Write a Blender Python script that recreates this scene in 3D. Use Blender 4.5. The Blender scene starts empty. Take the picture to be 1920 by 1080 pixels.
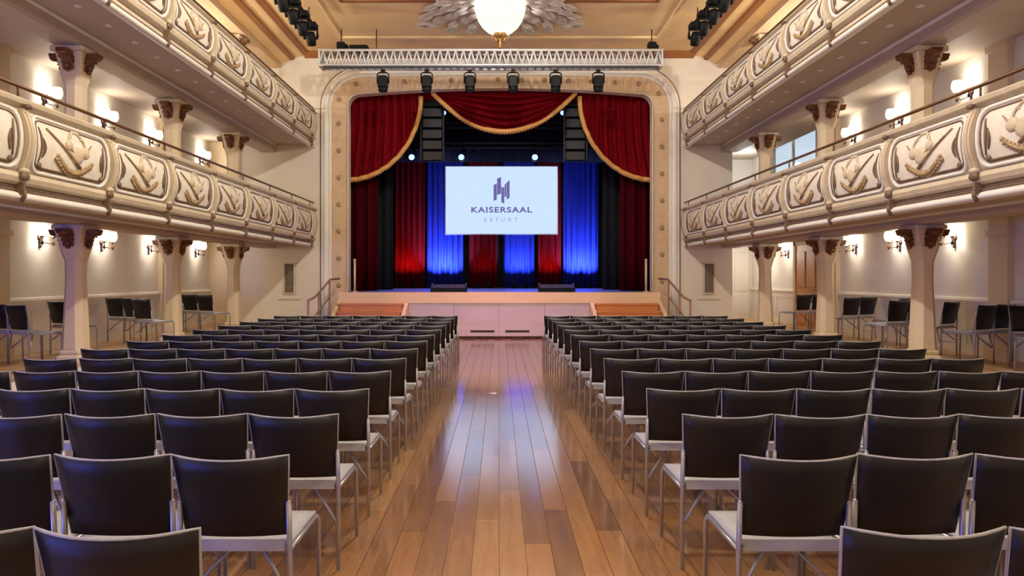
import bpy, math, random
from mathutils import Vector, Matrix
RND = random.Random(11)
PI = math.pi
sc = bpy.context.scene
col = sc.collection

# ------------------------------------------------------------------ camera, world, exposure
cam_d = bpy.data.cameras.new('camera'); cam = bpy.data.objects.new('camera', cam_d); col.objects.link(cam)
cam_d.sensor_width = 36.0; cam_d.lens = 24.0
cam_d.shift_x = 24 / 1920; cam_d.shift_y = -22 / 1920
cam_d.clip_end = 200
cam.location = (0, 0, 1.58); cam.rotation_euler = (PI / 2, 0, 0)
sc.camera = cam
sc.view_settings.view_transform = 'Standard'; sc.view_settings.look = 'None'
sc.view_settings.exposure = 0.0; sc.view_settings.gamma = 1.0
sc.view_settings.use_curve_mapping = False
sc.cycles.use_denoising = True
sc.cycles.max_bounces = 8
sc.cycles.sample_clamp_indirect = 6.0

w = bpy.data.worlds.new('sky'); sc.world = w; w.use_nodes = True
nt = w.node_tree; nt.nodes.clear()
sky = nt.nodes.new('ShaderNodeTexSky'); sky.sky_type = 'NISHITA'; sky.sun_disc = False
sky.sun_elevation = math.radians(35); sky.sun_rotation = math.radians(60)
bg = nt.nodes.new('ShaderNodeBackground'); bg.inputs['Strength'].default_value = 0.11
wo = nt.nodes.new('ShaderNodeOutputWorld')
nt.links.new(sky.outputs[0], bg.inputs[0]); nt.links.new(bg.outputs[0], wo.inputs[0])

def lamp(name, kind, loc, power, color, radius=0.1, target=None, angle=60, blend=0.5):
    d = bpy.data.lights.new(name, kind); d.energy = power; d.color = color
    d.shadow_soft_size = radius
    o = bpy.data.objects.new(name, d); col.objects.link(o); o.location = loc
    if kind == 'SPOT':
        d.spot_size = math.radians(angle); d.spot_blend = blend
    if target is not None:
        o.rotation_euler = (Vector(target) - Vector(loc)).to_track_quat('-Z', 'Y').to_euler()
    return o
WARM = (1.0, 0.975, 0.93)
# ceiling lamps: one chandelier in view, two unseen ones added to brighten the hall
CHANDELIER_AND_FILL = [(0.02, 14.4), (0.02, 8.0), (0.02, 1.4)]
for (x, y) in CHANDELIER_AND_FILL:
    lamp('chandelier_and_fill_light', 'POINT', (x, y, 7.42), 1150 if y > 5 else 600, WARM, 0.13)
# unseen lamps without bodies behind the top parapet, added to brighten the ceiling
for s in (-1, 1):
    for y in (3.0, 7.0, 11.0, 14.7):
        lamp('top_gallery_fill', 'POINT', (s * 7.25, y, 6.15), 170, WARM, 0.12)
# lamps added to brighten the corridor past the right end of the stage wall
lamp('corridor_fill', 'POINT', (6.95, 19.3, 2.2), 28, WARM, 0.1)
lamp('corridor_fill', 'POINT', (6.95, 19.3, 4.7), 30, (0.9, 0.95, 1.0), 0.1)  # cool upper lamp added to stand in for daylight
# row of stage-front profile spots on the truss, washing the stage front
for x in (-1.6, 0.0, 1.6):
    lamp('truss_spot_light', 'SPOT', (x, 16.2, 5.95), 640, (0.95, 0.42, 1.0), 0.08, (x * 0.75, 17.3, 0.45), 42, 0.9)

# guessed blue wash light, unseen at the rear left, for the blue chair sheen
bw = bpy.data.lights.new('rear_blue_wash', 'AREA'); bw.energy = 400; bw.color = (0.06, 0.12, 1.0); bw.shape = 'RECTANGLE'; bw.size = 1.4; bw.size_y = 1.0
o = bpy.data.objects.new('rear_blue_wash', bw); col.objects.link(o); o.location = (-7.3, -1.0, 1.9)
o.rotation_euler = (Vector((-3.4, 5.5, 0.8)) - o.location).to_track_quat('-Z', 'Y').to_euler()

# ------------------------------------------------------------------ materials
def lin(c):
    return tuple(((v / 255) / 12.92 if v / 255 <= 0.04045 else ((v / 255 + 0.055) / 1.055) ** 2.4) for v in c)
def nodes(name):
    m = bpy.data.materials.new(name); m.use_nodes = True
    t = m.node_tree; t.nodes.clear()
    out = t.nodes.new('ShaderNodeOutputMaterial')
    return m, t, out
def mat(name, rgb, rough=0.6, metal=0.0, var=0.08, scale=6.0, bump=0.0, spec=0.5, stretch=(1, 1, 1), sheen=0.0, coat=0.0):
    m, t, out = nodes(name)
    b = t.nodes.new('ShaderNodeBsdfPrincipled')
    tc = t.nodes.new('ShaderNodeTexCoord'); mp = t.nodes.new('ShaderNodeMapping')
    mp.inputs['Scale'].default_value = stretch
    nz = t.nodes.new('ShaderNodeTexNoise'); nz.inputs['Scale'].default_value = scale; nz.inputs['Detail'].default_value = 4
    rp = t.nodes.new('ShaderNodeValToRGB')
    c = lin(rgb)
    rp.color_ramp.elements[0].position = 0.3; rp.color_ramp.elements[1].position = 0.7
    rp.color_ramp.elements[0].color = tuple(v * (1 - var) for v in c) + (1,)
    rp.color_ramp.elements[1].color = tuple(min(1, v * (1 + var)) for v in c) + (1,)
    t.links.new(tc.outputs['Object'], mp.inputs[0]); t.links.new(mp.outputs[0], nz.inputs['Vector'])
    t.links.new(nz.outputs['Fac'], rp.inputs[0]); t.links.new(rp.outputs[0], b.inputs['Base Color'])
    b.inputs['Roughness'].default_value = rough; b.inputs['Metallic'].default_value = metal
    b.inputs['Specular IOR Level'].default_value = spec
    b.inputs['Sheen Weight'].default_value = sheen
    b.inputs['Coat Weight'].default_value = coat
    if bump:
        bp = t.nodes.new('ShaderNodeBump'); bp.inputs['Strength'].default_value = bump; bp.inputs['Distance'].default_value = 0.02
        t.links.new(nz.outputs['Fac'], bp.inputs['Height']); t.links.new(bp.outputs[0], b.inputs['Normal'])
    t.links.new(b.outputs[0], out.inputs[0])
    return m
def emit(name, rgb, strength, clear=0.0, var=0.0, scale=20):
    m, t, out = nodes(name)
    e = t.nodes.new('ShaderNodeEmission'); e.inputs['Strength'].default_value = strength
    c = lin(rgb)
    nz = t.nodes.new('ShaderNodeTexVoronoi'); nz.inputs['Scale'].default_value = scale
    rp = t.nodes.new('ShaderNodeValToRGB')
    rp.color_ramp.elements[0].color = c + (1,); rp.color_ramp.elements[1].color = tuple(v * (1 - var) for v in c) + (1,)
    tc = t.nodes.new('ShaderNodeTexCoord')
    t.links.new(tc.outputs['Object'], nz.inputs['Vector'])
    t.links.new(nz.outputs['Distance'], rp.inputs[0]); t.links.new(rp.outputs[0], e.inputs[0])
    if clear > 0:
        tr = t.nodes.new('ShaderNodeBsdfTransparent'); mx = t.nodes.new('ShaderNodeMixShader'); mx.inputs[0].default_value = clear
        t.links.new(e.outputs[0], mx.inputs[1]); t.links.new(tr.outputs[0], mx.inputs[2]); t.links.new(mx.outputs[0], out.inputs[0])
    else:
        t.links.new(e.outputs[0], out.inputs[0])
    return m
def wood_floor(name, dark, mid, light, coat=1.0, coat_rough=0.14):
    m, t, out = nodes(name)
    L = t.links.new
    b = t.nodes.new('ShaderNodeBsdfPrincipled')
    g = t.nodes.new('ShaderNodeNewGeometry'); oi = t.nodes.new('ShaderNodeObjectInfo')
    ad = t.nodes.new('ShaderNodeMath'); ad.operation = 'ADD'
    fr = t.nodes.new('ShaderNodeMath'); fr.operation = 'FRACT'
    L(g.outputs['Random Per Island'], ad.inputs[0]); L(oi.outputs['Random'], ad.inputs[1]); L(ad.outputs[0], fr.inputs[0])
    mp = t.nodes.new('ShaderNodeMapping'); mp.inputs['Scale'].default_value = (22, 1.6, 1)
    L(g.outputs['Position'], mp.inputs[0])
    gr = t.nodes.new('ShaderNodeTexNoise'); gr.inputs['Scale'].default_value = 1.0; gr.inputs['Detail'].default_value = 6; gr.inputs['Roughness'].default_value = 0.65
    L(mp.outputs[0], gr.inputs['Vector'])
    pt = t.nodes.new('ShaderNodeTexNoise'); pt.inputs['Scale'].default_value = 0.9; pt.inputs['Detail'].default_value = 3
    L(g.outputs['Position'], pt.inputs['Vector'])
    m1 = t.nodes.new('ShaderNodeMath'); m1.operation = 'MULTIPLY_ADD'; m1.inputs[1].default_value = 0.42
    L(fr.outputs[0], m1.inputs[0])
    m2 = t.nodes.new('ShaderNodeMath'); m2.operation = 'MULTIPLY_ADD'; m2.inputs[1].default_value = 0.55; m2.inputs[2].default_value = 0.0
    L(gr.outputs['Fac'], m2.inputs[0]); L(m2.outputs[0], m1.inputs[2])
    rp = t.nodes.new('ShaderNodeValToRGB'); e = rp.color_ramp.elements
    e[0].position = 0.18; e[0].color = lin(dark) + (1,); e[1].position = 0.82; e[1].color = lin(light) + (1,)
    k = e.new(0.5); k.color = lin(mid) + (1,)
    L(m1.outputs[0], rp.inputs[0]); L(rp.outputs[0], b.inputs['Base Color'])
    b.inputs['Roughness'].default_value = 0.55; b.inputs['Specular IOR Level'].default_value = 0.3
    cr = t.nodes.new('ShaderNodeMath'); cr.operation = 'MULTIPLY_ADD'; cr.inputs[1].default_value = 0.10; cr.inputs[2].default_value = coat_rough - 0.05
    L(pt.outputs['Fac'], cr.inputs[0])
    gl = t.nodes.new('ShaderNodeBsdfGlossy'); L(cr.outputs[0], gl.inputs['Roughness'])          # lacquer
    lw = t.nodes.new('ShaderNodeLayerWeight'); lw.inputs['Blend'].default_value = 0.5
    pw = t.nodes.new('ShaderNodeMath'); pw.operation = 'POWER'; pw.inputs[1].default_value = 1.6
    ml = t.nodes.new('ShaderNodeMath'); ml.operation = 'MULTIPLY'; ml.inputs[1].default_value = coat
    L(lw.outputs['Facing'], pw.inputs[0]); L(pw.outputs[0], ml.inputs[0])
    mx = t.nodes.new('ShaderNodeMixShader'); L(ml.outputs[0], mx.inputs[0]); L(b.outputs[0], mx.inputs[1]); L(gl.outputs[0], mx.inputs[2])
    L(mx.outputs[0], out.inputs[0])
    return m
def mesh_fabric(name, rgb):
    m, t, out = nodes(name); L = t.links.new
    b = t.nodes.new('ShaderNodeBsdfPrincipled')
    tc = t.nodes.new('ShaderNodeTexCoord')
    wv = t.nodes.new('ShaderNodeTexWave'); wv.bands_direction = 'Z'; wv.inputs['Scale'].default_value = 60; wv.inputs['Distortion'].default_value = 0.4
    L(tc.outputs['Object'], wv.inputs['Vector'])
    rp = t.nodes.new('ShaderNodeValToRGB'); c = lin(rgb)
    rp.color_ramp.elements[0].color = tuple(v * 0.75 for v in c) + (1,); rp.color_ramp.elements[1].color = tuple(v * 1.2 for v in c) + (1,)
    L(wv.outputs['Fac'], rp.inputs[0]); L(rp.outputs[0], b.inputs['Base Color'])
    bp = t.nodes.new('ShaderNodeBump'); bp.inputs['Strength'].default_value = 0.15; bp.inputs['Distance'].default_value = 0.002
    L(wv.outputs['Fac'], bp.inputs['Height']); L(bp.outputs[0], b.inputs['Normal'])
    b.inputs['Roughness'].default_value = 0.42; b.inputs['Specular IOR Level'].default_value = 0.3
    L(b.outputs[0], out.inputs[0])
    return m

M = {}
M['wall'] = mat('cream_plaster', (222, 209, 188), 0.75, var=0.04, scale=1.5)
M['gwall'] = mat('pale_gallery_plaster', (226, 218, 206), 0.75, var=0.04, scale=1.5)
M['pier'] = mat('tan_plaster', (214, 192, 156), 0.7, var=0.05, scale=2)
M['white'] = mat('white_paint', (232, 225, 210), 0.5, var=0.03, scale=4)
M['wains'] = mat('white_wainscot_paint', (224, 218, 208), 0.5, var=0.03, scale=4)
M['cream'] = mat('cream_stucco', (230, 219, 198), 0.55, var=0.06, scale=9, bump=0.1)
M['band'] = mat('tan_gilded_band', (208, 178, 140), 0.5, var=0.08, scale=7)
M['moulding'] = mat('aged_cream_moulding', (204, 186, 156), 0.5, var=0.08, scale=9)
M['shade'] = mat('umber_line_paint', (112, 88, 66), 0.55, var=0.12, scale=12)  # even dark brown for lines, ties and bosses
M['relief'] = mat('antique_gold_relief', (168, 140, 100), 0.5, metal=0.15, var=0.25, scale=25)
M['gilt'] = mat('dark_gilt', (112, 70, 36), 0.45, metal=0.3, var=0.35, scale=22)
M['bronze'] = mat('dark_bronze', (62, 36, 20), 0.4, metal=0.4, var=0.25, scale=14)
M['ceil'] = mat('ochre_ceiling_paint', (248, 220, 162), 0.6, var=0.05, scale=0.8, stretch=(1, 3, 1))
M['ceil2'] = mat('dark_ochre_paint', (238, 206, 148), 0.55, var=0.08, scale=1.5)
M['brownline'] = mat('brown_cornice_paint', (146, 92, 48), 0.5, var=0.12, scale=3)
M['soffit'] = mat('taupe_soffit_paint', (186, 168, 150), 0.65, var=0.05, scale=1)
M['stucco'] = mat('grey_stucco', (196, 187, 174), 0.6, var=0.12, scale=14)
M['silver'] = mat('brushed_aluminium', (206, 204, 200), 0.45, metal=0.35, var=0.06, scale=15)
M['black'] = mat('matt_black_housing', (5, 5, 6), 0.6, var=0.15, scale=12, spec=0.2)
M['blackdrape'] = mat('black_stage_drape', (7, 7, 11), 0.9, var=0.2, scale=6)
M['speaker'] = mat('speaker_grille', (40, 40, 41), 0.6, var=0.25, scale=30)
M['velvet'] = mat('crimson_velvet', (108, 2, 14), 0.7, var=0.25, scale=10, spec=0.06)
M['drape'] = mat('unlit_crimson_velvet', (62, 2, 10), 0.75, var=0.2, scale=10, spec=0.05)  # same cloth as the swags, with its lack of light put in the colour
M['redcloth'] = mat('red_curtain_cloth', (78, 4, 8), 0.8, var=0.1, scale=10, spec=0.05)
M['bluecloth'] = mat('blue_curtain_cloth', (26, 32, 104), 0.8, var=0.1, scale=10, spec=0.08)
M['goldtrim'] = mat('gold_fringe', (206, 150, 78), 0.55, var=0.18, scale=40)
M['seat'] = mat('grey_seat_shell', (160, 159, 162), 0.5, var=0.04, scale=9)
M['steel'] = mat('satin_grey_steel', (158, 156, 160), 0.35, metal=0.6, var=0.05, scale=15)
M['rim'] = mat('grey_edge_piping', (150, 148, 148), 0.5, var=0.08, scale=12)
M['mesh'] = mesh_fabric('black_mesh_fabric', (21, 18, 18))
M['brass'] = mat('aged_brass', (150, 110, 60), 0.35, metal=0.7, var=0.1, scale=10)
M['rail'] = mat('dark_brass_rail', (92, 58, 32), 0.4, metal=0.3, var=0.1, scale=10)
M['stagefront'] = mat('pale_beech_panel', (188, 168, 168), 0.35, var=0.06, scale=3, stretch=(0.4, 1, 3))
M['nosing'] = mat('pale_beech_edge', (222, 188, 146), 0.4, var=0.05, scale=3, stretch=(0.4, 4, 4))
M['orange'] = mat('orange_oak_steps', (196, 124, 62), 0.4, var=0.1, scale=3, stretch=(0.4, 4, 4))
M['doorwood'] = mat('honey_oak_door', (200, 138, 70), 0.45, var=0.1, scale=3, stretch=(4, 4, 0.5))
M['rosewood'] = mat('rose_painted_rail', (150, 104, 88), 0.5, var=0.08, scale=6)
M['joint'] = mat('dark_floor_joint', (118, 82, 48), 0.7, var=0.1, scale=5)
M['stageboard'] = mat('dark_stage_boards', (120, 116, 124), 0.35, var=0.1, scale=4, stretch=(6, 0.6, 1))
M['dark'] = mat('dark_recess', (40, 30, 26), 0.8, var=0.1, scale=6)
M['vent'] = mat('grey_vent_metal', (128, 112, 96), 0.5, var=0.08, scale=10)
M['floor'] = wood_floor('oiled_plank_floor', (118, 74, 36), (172, 118, 62), (204, 152, 92))
M['podium'] = wood_floor('pale_podium_planks', (150, 104, 60), (196, 152, 100), (220, 180, 130), coat=0.4)
M['bulb'] = emit('frosted_lamp_glass', (255, 236, 196), 3.0, 0.35)
M['bowl'] = emit('cut_glass_bowl', (255, 247, 228), 1.5, 0.2, 0.3, 9)
M['downlight'] = emit('downlight_lens', (255, 226, 190), 0.75)
M['bluelamp'] = emit('blue_stage_lamp', (120, 150, 255), 4.0)
M['screen'] = emit('projection_screen', (186, 208, 246), 1.28, var=0.03, scale=2)
M['ink'] = emit('projected_violet_ink', (112, 104, 164), 1.0)
M['ink2'] = emit('projected_pale_ink', (166, 168, 208), 1.0)
def glass(name):
    m, t, out = nodes(name)
    a = t.nodes.new('ShaderNodeBsdfTransparent'); g = t.nodes.new('ShaderNodeBsdfGlossy'); g.inputs['Roughness'].default_value = 0.03
    mx = t.nodes.new('ShaderNodeMixShader')
    mx.inputs[0].default_value = 0.08; t.links.new(a.outputs[0], mx.inputs[1]); t.links.new(g.outputs[0], mx.inputs[2]); t.links.new(mx.outputs[0], out.inputs[0])
    return m
M['glass'] = glass('window_glass')

# ------------------------------------------------------------------ mesh helpers
WL = {}                                       # world location of every parent (translations only)
class MB:
    def __init__(s): s.v = []; s.f = []; s.sm = []
    def add(s, verts, faces, smooth=False):
        o = len(s.v); s.v += [tuple(p) for p in verts]
        for f in faces: s.f.append(tuple(i + o for i in f)); s.sm.append(smooth)
        return s
    def box(s, x0, x1, y0, y1, z0, z1, mtx=None):
        x0, x1 = min(x0, x1), max(x0, x1); y0, y1 = min(y0, y1), max(y0, y1); z0, z1 = min(z0, z1), max(z0, z1)
        v = [Vector(p) for p in ((x0, y0, z0), (x1, y0, z0), (x1, y1, z0), (x0, y1, z0), (x0, y0, z1), (x1, y0, z1), (x1, y1, z1), (x0, y1, z1))]
        if mtx: v = [mtx @ p for p in v]
        return s.add(v, [(0, 3, 2, 1), (4, 5, 6, 7), (0, 1, 5, 4), (1, 2, 6, 5), (2, 3, 7, 6), (3, 0, 4, 7)])
    def bbox(s, x0, x1, y0, y1, z0, z1, b):   # box with chamfered vertical and top edges
        return s.add(*chamfer(x0, x1, y0, y1, z0, z1, b))
    def tube(s, path, r, n=8, closed=False, flat=1.0, up=None):
        P = [Vector(p) for p in path]; k = len(P)
        rs = r if isinstance(r, (list, tuple)) else [r] * k
        V = []; ref = None
        for i, p in enumerate(P):
            if closed: t = P[(i + 1) % k] - P[i - 1]
            else: t = P[min(i + 1, k - 1)] - P[max(i - 1, 0)]
            t.normalize()
            if up is not None: a = Vector(up)
            elif ref is None: a = Vector((0, 0, 1)) if abs(t.z) < 0.9 else Vector((1, 0, 0))
            else: a = ref
            n1 = (a - t * a.dot(t))
            if n1.length < 1e-6: n1 = t.orthogonal()
            n1.normalize(); ref = n1; n2 = t.cross(n1)
            for j in range(n):
                an = 2 * PI * (j + 0.5) / n
                V.append(p + (n1 * math.cos(an) + n2 * math.sin(an) * flat) * rs[i])
        F = []
        for i in range(k if closed else k - 1):
            i2 = (i + 1) % k
            for j in range(n):
                j2 = (j + 1) % n
                F.append((i * n + j, i * n + j2, i2 * n + j2, i2 * n + j))
        if not closed:
            F.append(tuple(range(n - 1, -1, -1))); F.append(tuple((k - 1) * n + j for j in range(n)))
        return s.add(V, F, True)
    def lathe(s, prof, n=16, c=(0, 0, 0), sx=1, sy=1, axis='z'):
        V = []; F = []; k = len(prof)
        for (r, z) in prof:
            for j in range(n):
                a = 2 * PI * j / n
                p = (r * math.cos(a) * sx, r * math.sin(a) * sy, z)
                if axis == 'x': p = (p[2], p[0], p[1])
                if axis == 'y': p = (p[0], p[2], p[1])
                V.append((p[0] + c[0], p[1] + c[1], p[2] + c[2]))
        for i in range(k - 1):
            for j in range(n):
                j2 = (j + 1) % n
                F.append((i * n + j, i * n + j2, (i + 1) * n + j2, (i + 1) * n + j))
        F.append(tuple(range(n - 1, -1, -1))); F.append(tuple((k - 1) * n + j for j in range(n)))
        return s.add(V, F, True)
    def ball(s, c, rx, ry, rz, n=8, m=5, mtx=None):
        V = []; F = []
        for i in range(m + 1):
            th = PI * i / m
            for j in range(n):
                a = 2 * PI * j / n
                p = Vector((rx * math.sin(th) * math.cos(a), ry * math.sin(th) * math.sin(a), rz * math.cos(th)))
                if mtx: p = mtx @ p
                V.append(p + Vector(c))
        for i in range(m):
            for j in range(n):
                j2 = (j + 1) % n
                F.append((i * n + j, (i + 1) * n + j, (i + 1) * n + j2, i * n + j2))
        return s.add(V, F, True)
    def prism(s, poly, a, b, axis='y', smooth=False):  # poly in the two other axes, extruded from a to b
        k = len(poly)
        def pt(u, v, d):
            return {'x': (d, u, v), 'y': (u, d, v), 'z': (u, v, d)}[axis]
        V = [pt(u, v, a) for u, v in poly] + [pt(u, v, b) for u, v in poly]
        F = [(i, (i + 1) % k, k + (i + 1) % k, k + i) for i in range(k)]
        s.add(V, F, smooth)
        return s.add(V, [tuple(range(k - 1, -1, -1)), tuple(range(k, 2 * k))])
    def grid(s, fn, nu, nv, smooth=True):
        V = [fn(i / nu, j / nv) for j in range(nv + 1) for i in range(nu + 1)]
        F = [(j * (nu + 1) + i, j * (nu + 1) + i + 1, (j + 1) * (nu + 1) + i + 1, (j + 1) * (nu + 1) + i) for j in range(nv) for i in range(nu)]
        return s.add(V, F, smooth)
    def shell(s, fn, nu, nv, d):               # sheet with thickness: d is an offset vector
        d = Vector(d)
        A = [Vector(fn(i / nu, j / nv)) for j in range(nv + 1) for i in range(nu + 1)]
        B = [p + d for p in A]; n = len(A); W = nu + 1
        F = []
        for j in range(nv):
            for i in range(nu):
                q = (j * W + i, j * W + i + 1, (j + 1) * W + i + 1, (j + 1) * W + i)
                F.append(q); F.append(tuple(k + n for k in reversed(q)))
        rim = [i for i in range(W)] + [j * W + nu for j in range(1, nv + 1)] + [nv * W + i for i in range(nu - 1, -1, -1)] + [j * W for j in range(nv - 1, 0, -1)]
        for a, b in zip(rim, rim[1:] + rim[:1]): F.append((b, a, a + n, b + n))
        return s.add(A + B, F, True)
    def mesh(s, name, m):
        me = bpy.data.meshes.new(name); me.from_pydata(s.v, [], s.f)
        me.polygons.foreach_set('use_smooth', s.sm)
        if m is not None: me.materials.append(m)
        me.update()
        import bmesh
        bm = bmesh.new(); bm.from_mesh(me); bmesh.ops.recalc_face_normals(bm, faces=bm.faces); bm.to_mesh(me); bm.free()
        return me
    def build(s, name, m, parent=None, local=False, **tags):
        return link(name, s.mesh(name, m), parent, local, **tags)
def chamfer(x0, x1, y0, y1, z0, z1, b):
    def ring(x0, x1, y0, y1, z): return [(x0 + b, y0, z), (x1 - b, y0, z), (x1, y0 + b, z), (x1, y1 - b, z), (x1 - b, y1, z), (x0 + b, y1, z), (x0, y1 - b, z), (x0, y0 + b, z)]
    V = ring(x0, x1, y0, y1, z0) + ring(x0, x1, y0, y1, z1 - b) + ring(x0 + b, x1 - b, y0 + b, y1 - b, z1)
    F = [tuple(range(7, -1, -1)), tuple(range(16, 24))]
    for k in (0, 8):
        for i in range(8):
            F.append((k + i, k + (i + 1) % 8, k + 8 + (i + 1) % 8, k + 8 + i))
    return V, F
def link(name, data, parent=None, local=False, loc=None, label=None, cat=None, group=None, kind=None):
    o = bpy.data.objects.new(name, data); col.objects.link(o)
    if parent is not None:
        o.parent = parent
        if not local: o.location = tuple(-v for v in WL[parent.name])
        WL[o.name] = (0, 0, 0)
    else:
        WL[o.name] = (0, 0, 0)
    if loc is not None: o.location = loc
    if label: o['label'] = label
    if cat: o['category'] = cat
    if group: o['group'] = group
    if kind: o['kind'] = kind
    return o
def thing(name, label, cat, loc=(0, 0, 0), rz=0.0, group=None):
    o = bpy.data.objects.new(name, None); col.objects.link(o); o.empty_display_size = 0.2
    o.location = loc; o.rotation_euler = (0, 0, rz); WL[o.name] = tuple(loc)
    o['label'] = label; o['category'] = cat
    if group: o['group'] = group
    return o
def copy_tree(o, parent=None, loc=None, rz=None, label=None, group=None):
    c = o.copy(); col.objects.link(c)
    if parent is not None: c.parent = parent
    if loc is not None: c.location = loc
    if rz is not None: c.rotation_euler = (0, 0, rz)
    if label: c['label'] = label
    if group: c['group'] = group
    for ch in list(o.children): copy_tree(ch, c)
    return c
def struct(name, mb, m, parent=None):
    return mb.build(name, m, parent, kind='structure' if parent is None else None)
ORD = ['', 'first', 'second', 'third', 'fourth', 'fifth', 'sixth', 'seventh', 'eighth', 'ninth', 'tenth', 'eleventh', 'twelfth', 'thirteenth', 'fourteenth']
SIDE = {-1: 'left', 1: 'right'}

# ------------------------------------------------------------------ room shell
XW = 7.62; YW = 18.3; YE = 20.6; YB = -3.5; ZC = 7.58; STX = 0.03
b = MB(); b.box(-5.75, 5.75, YB, 17.45, -0.2, -0.012)
floor = struct('floor', b, M['joint'])
# floor planks: near ones one by one, the rest joined
PW, PL, GAP = 0.15, 1.6, 0.002
pm = MB(); pm.bbox(-PW / 2 + GAP / 2, PW / 2 - GAP / 2, -PL / 2 + GAP / 2, PL / 2 - GAP / 2, -0.012, 0.0, 0.0006)
plank_mesh = pm.mesh('plank', M['floor'])
far = MB(); n_pl = 0
nrow = int(11.5 / PW)
for i in range(nrow):
    x = -5.75 + (i + 0.5) * 11.5 / nrow
    y = YB + ((i * 0.377) % 1.0) * PL - PL / 2
    while y < 17.4:
        y0, y1 = max(y - PL / 2, YB), min(y + PL / 2, 17.4)
        if abs(x) < 2.35 and 1.0 < y0 and y1 < 9.4:
            link('plank', plank_mesh, floor, loc=(x, y, 0)); n_pl += 1
        elif y1 - y0 > 0.05:
            far.add(*chamfer(x - PW / 2 + GAP / 2, x + PW / 2 - GAP / 2, y0 + GAP / 2, y1 - GAP / 2, -0.012, 0.0, 0.0006))
        y += PL
print('planks', n_pl)
far.build('plank_field', M['floor'], floor, kind='stuff')

# raised side aisles
ntrim = 0
def trim(mb, m):
    global ntrim
    ntrim += 1
    return struct('trim_%d' % ntrim, mb, m)
ZP = 0.33
for s in (-1, 1):
    yend = YW if s < 0 else YE
    b = MB(); b.box(s * 5.75, s * XW, YB, yend, -0.2, ZP - 0.012); b.box(s * 5.70, s * 5.75, YB, YW, -0.2, ZP)
    pod = struct('floor_side_%s' % SIDE[s], b, M['white'])
    far = MB(); y = YB
    for i in range(12):
        x = 5.75 + (i + 0.5) * (XW - 5.75) / 12; y = YB - ((i * 0.377) % 1) * PL
        while y < yend:
            y0, y1 = max(y, YB), min(y + PL, yend)
            if y1 - y0 > 0.05: far.add(*chamfer(s * x - 0.0765, s * x + 0.0765, y0 + 0.002, y1 - 0.002, ZP - 0.012, ZP, 0.0015))
            y += PL
    far.build('plank_field', M['podium'], pod, kind='stuff')

# outer walls
b = MB(); b.box(-XW - 0.2, -XW, YB, YW + 0.4, -0.2, ZC + 0.2); struct('wall_left', b, M['gwall'])
WY0, WY1, WZ0, WZ1 = 16.45, 19.3, 3.75, 5.3     # window opening in the right wall
b = MB()
b.box(XW, XW + 0.2, YB, WY0, -0.2, ZC + 0.2); b.box(XW, XW + 0.2, WY1, YE + 0.2, -0.2, ZC + 0.2)
b.box(XW, XW + 0.2, WY0, WY1, -0.2, WZ0); b.box(XW, XW + 0.2, WY0, WY1, WZ1, ZC + 0.2)
struct('wall_right', b, M['gwall'])
b = MB(); b.box(6.25, XW, YE, YE + 0.2, -0.2, ZC + 0.2); struct('wall_far_right', b, M['gwall'])
b = MB(); b.box(6.05, 6.25, YW + 0.002, YE + 0.2, -0.2, ZC + 0.2); struct('wall_return_right', b, M['wall'])
b = MB(); b.box(-XW - 0.2, XW + 0.2, YB - 0.2, YB, -0.2, ZC + 0.2); struct('wall_back', b, M['wall'])
b = MB(); b.box(-XW - 0.2, XW + 0.2, YB - 0.2, YE + 0.2, ZC, ZC + 0.25); struct('ceiling', b, M['ceil'])

# window in the right wall of the middle gallery
b = MB()
for (y0, y1, z0, z1) in ((WY0, WY0 + 0.07, WZ0, WZ1), (WY1 - 0.07, WY1, WZ0, WZ1), (WY0, WY1, WZ0, WZ0 + 0.07), (WY0, WY1, WZ1 - 0.07, WZ1)):
    b.box(XW + 0.04, XW + 0.12, y0, y1, z0, z1)
win = struct('window_1', b, M['white'])
b = MB(); b.box(XW + 0.05, XW + 0.11, (WY0 + WY1) / 2 - 0.03, (WY0 + WY1) / 2 + 0.03, WZ0 + 0.07, WZ1 - 0.07); b.build('mullion', M['white'], win)
for k in (0, 1):
    y0 = WY0 + 0.07 if k == 0 else (WY0 + WY1) / 2 + 0.03; y1 = (WY0 + WY1) / 2 - 0.03 if k == 0 else WY1 - 0.07
    b = MB(); b.box(XW + 0.075, XW + 0.085, y0, y1, WZ0 + 0.07, WZ1 - 0.07); b.build('pane', M['glass'], win)
b = MB(); b.box(XW - 0.06, XW + 0.04, WY0 - 0.05, WY1 + 0.05, WZ0 - 0.05, WZ0); b.build('window_sill', M['white'], win)

# proscenium wall with its arched opening
def arch(hw, zc, rise, r, zb=0.0, nv=4, nc=10, nt_=24, cx=STX):
    P = [(cx - hw, zb + (zc - r - zb) * i / nv) for i in range(nv)]
    P += [(cx - hw + r - r * math.cos(PI / 2 * i / nc), zc - r + r * math.sin(PI / 2 * i / nc)) for i in range(nc)]
    P += [(cx - (hw - r) + 2 * (hw - r) * i / nt_, zc + rise * (1 - (2 * i / nt_ - 1) ** 2)) for i in range(nt_ + 1)]
    P += [(2 * cx - x, z) for x, z in reversed(P[:nv + nc])]
    return P
HW = 4.075
inner = arch(HW, 6.46, 0.17, 0.30)
outer = []
nv, nc, nt_ = 4, 10, 24
for i, (x, z) in enumerate(inner):
    xl, xr = -XW, 6.25
    if i < nv: outer.append((xl, ZC * i / nv))
    elif i < nv + nc: outer.append((xl, ZC))
    elif i <= nv + nc + nt_: outer.append((xl + (xr - xl) * (i - nv - nc) / nt_, ZC))
    elif i <= nv + 2 * nc + nt_: outer.append((xr, ZC))
    else: outer.append((xr, ZC * (nv - 1 - (i - nv - 2 * nc - nt_ - 1)) / nv))
b = MB(); k = len(inner)
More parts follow.
